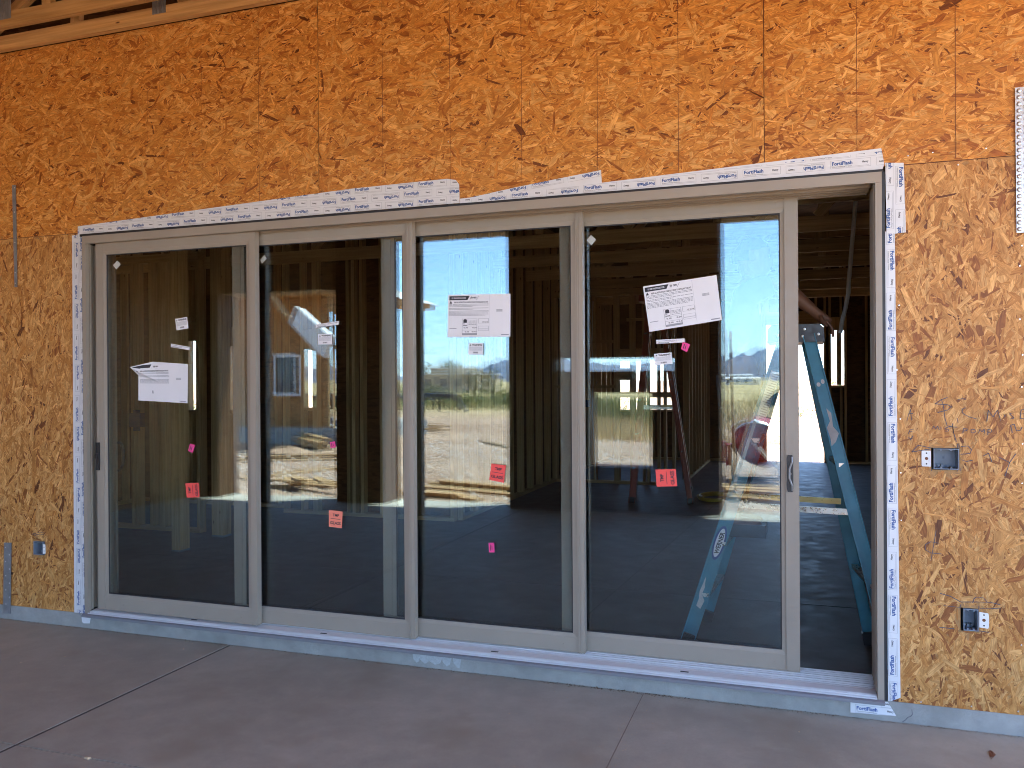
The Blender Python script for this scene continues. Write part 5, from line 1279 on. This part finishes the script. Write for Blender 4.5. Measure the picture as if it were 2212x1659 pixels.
# adobe style house, far sheds
ho = thing('tan_house', 'flat roofed tan house with stepped parapets beyond the weeds', 'house', (0, 0, 0))
mb = MB(); mb.box(-50.5, -41.5, -122, -110, -.2, 2.55); mb.build('wall', M['stucco'], ho); mb = MB(); mb.box(-48.5, -43.5, -120, -111.0, 2.55, 3.45); mb.build('upper_wall', M['stucco'], ho)
mb = MB(); mb.box(-50.7, -41.3, -122.2, -109.8, 2.55, 2.75); mb.box(-48.7, -43.3, -120.2, -110.8, 3.45, 3.62); mb.build('roof', M['offwhite'], ho)
for x in (-49, -46.5, -44.2): mb = MB(); mb.box(x, x + 1.0, -109.99, -109.9, .8, 1.9); mb.build('window', M['dark_glass'], ho)
for i, (x0, x1, y, h, lb) in enumerate(((-21, -9, -300, 2.6, 'long low white building at the foot of the mountains'), (-44, -36, -210, 3.6, 'white shed roof beyond the tan house'), (-3, 7, -340, 3.2, 'low white house right of the long white building'), (-32, -24, -330, 3.0, 'small pale house left of the long white building'))):
    t = thing('white_building', lb, 'building', (0, 0, 0)); mb = MB(); mb.box(x0, x1, y - 8, y, -.2, h - .6); mb.build('wall', M['offwhite'], t)
    mb = MB(); mb.hexa([(x0 - .3, y - 8.4, h - .6), (x1 + .3, y - 8.4, h - .6), (x1 + .3, y + .4, h - .6), (x0 - .3, y + .4, h - .6), (x0, y - 4.2, h), (x1, y - 4.2, h), (x1, y - 3.8, h), (x0, y - 3.8, h)]); mb.build('roof', M['offwhite'], t)
    for k in range(int((x1 - x0) // 3)): mb = MB(); mb.box(x0 + 1 + k * 3, x0 + 1.9 + k * 3, y + .02, y + .06, .5, 1.4); mb.build('window', M['dark_glass'], t)

# unfinished wing at the left, seen in the second panel
wg = thing('unfinished_wing', 'unfinished strand board wing of the house with a window, reflected in the second panel', 'building', (0, 0, 0))
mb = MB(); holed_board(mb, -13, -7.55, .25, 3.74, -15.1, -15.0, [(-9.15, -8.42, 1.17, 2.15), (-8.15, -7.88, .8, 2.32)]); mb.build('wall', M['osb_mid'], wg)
mb = MB(); mb.box(-13, -7.0, -20, -14.98, -.4, .25); mb.build('foundation', M['stem'], wg)
mb = MB(); mb.box(-9.15, -8.42, -15.06, -15.05, 1.17, 2.15); w_ = mb.build('window', M['dark_glass'], wg)
mb = MB()
for bx in ((-9.22, -8.35, 2.15, 2.22), (-9.22, -8.35, 1.10, 1.17), (-9.22, -9.15, 1.17, 2.15), (-8.42, -8.35, 1.17, 2.15)): mb.box(bx[0], bx[1], -14.998, -14.99, bx[2], bx[3])
mb.build('flashing', M['tape'], w_)
for x in (-7.5, -7.42, -7.2, -6.95): mb = MB(); mb.box(x, x + .045, -15.1, -15.0, .25, 3.74); mb.build('stud', M['pine'], wg)
mb = MB(); mb.box(-7.55, -6.9, -15.1, -15.0, 2.35, 2.45); mb.build('top_plate', M['pine'], wg)
mb = MB(); mb.hexa([(-13.5, -20, 3.75), (-6.7, -20, 3.75), (-7.05, -12.9, 3.75), (-13.5, -12.9, 3.75), (-13.5, -20, 3.9), (-6.7, -20, 3.9), (-7.05, -12.9, 3.9), (-13.5, -12.9, 3.9)]); mb.build('soffit', M['orange_soffit'], wg)
mb = MB(); mb.hexa([(-13.6, -20.2, 3.9), (-6.6, -20.2, 3.9), (-6.95, -12.8, 3.9), (-13.6, -12.8, 3.9), (-13.6, -17.2, 5.2), (-9.6, -17.2, 5.2), (-9.6, -16.8, 5.2), (-13.6, -16.8, 5.2)]); mb.build('roof', M['offwhite'], wg)
mb = MB(); mb.hexa([(-7.15, -13.05, 2.86), (-6.30, -13.05, 2.05), (-6.30, -12.8, 2.05), (-7.15, -12.8, 2.86), (-6.95, -13.05, 3.25), (-6.1, -13.05, 2.55), (-6.1, -12.8, 2.55), (-6.95, -12.8, 3.25)]); mb.build('eave_return', M['offwhite'], wg)
mb = MB(); mb.beam((-7.9, -13.0, 3.7), (-7.2, -12.8, 3.0), .05, .12); mb.build('rafter_tail', M['pine'], wg)
mb = MB(); mb.box(-13, -12.9, -20, -15.1, .25, 3.74); mb.build('side_wall', M['osb_far'], wg)

# mountains
def ridge(prof, dist, mat, depth, seed, foot):
    r = random.Random(seed); rs = [r.uniform(-1, 1) for _ in range(4000)]
    xs_ = np.linspace(-.75, .35, 260); pk = np.interp(xs_, [p[0] for p in prof], [p[1] for p in prof])
    mb = MB(); rows = []; nr = 10
    for j in range(nr):
        s = j / (nr - 1); row = []
        for i, tn in enumerate(xs_):
            rg = pk[i] * dist * (math.sin(s * math.pi / 2)) ** .9 * (1 + .10 * rs[(i * 7 + j * 131) % 4000] * (1 - .6 * s)) + (rs[(i // 3 * 3 + j * 17) % 4000]) * dist * .0012 * s
            d = dist + depth * s + rs[(i // 2 * 13 + j * 71) % 4000] * depth * .06
            row.append((4.3 + tn * d, -d, -1 + max(0, rg) * (d / dist)))
        rows.append(row)
    for j in range(nr - 1):
        for i in range(259): mb.poly([rows[j][i], rows[j][i + 1], rows[j + 1][i + 1], rows[j + 1][i]][::-1])
    return struct(mb.build('mountain_range', mat, smooth=False))
M['rock'] = plain('mountain_rock', (.12, .10, .09), .95, 0, .25, .002)
far_p = [(-.75, .015), (-.6, .02), (-.48, .004), (-.4517, .002), (-.4123, .0064), (-.3865, .0146), (-.3738, .0212), (-.358, .0267), (-.3424, .028), (-.31, .030), (-.26, .024), (-.2, .018), (-.14, .022), (-.1, .0175), (-.088, .0185), (-.0853, .0225), (-.0722, .0258), (-.0618, .0318), (-.054, .0278), (-.0437, .0345), (-.0335, .0336), (-.0184, .0342), (.0065, .029), (.06, .034), (.14, .025), (.35, .02)]
near_p = [(-.75, .006), (-.5, .0), (-.4, .001), (-.36, .008), (-.31, .012), (-.2, .008), (-.12, .010), (-.088, .010), (-.07, .013), (-.05, .017), (-.035, .0165), (-.02, .019), (.01, .016), (.1, .012), (.35, .01)]
ridge(far_p, 6500, M['rock'], 1500, 1, 0)
ridge(near_p, 4200, M['rock'], 900, 2, 0)

# air: pale even haze round the whole scene
hz = bpy.data.materials.new('haze_air'); hz.use_nodes = True; nt = hz.node_tree; nt.nodes.clear()
ho_ = N(nt, 'ShaderNodeOutputMaterial'); pv = N(nt, 'ShaderNodeVolumePrincipled'); pv.inputs['Density'].default_value = 5.5e-5; pv.inputs['Color'].default_value = (.40, .66, 1, 1); pv.inputs['Anisotropy'].default_value = .1
L(nt, pv.outputs[0], ho_.inputs['Volume'])
mb = MB(); mb.box(-8600, 8600, -8600, 8600, -2.5, 400); h = mb.build('haze', hz); stuff(h); h['label'] = 'thin bluish air between the lot and the mountains'
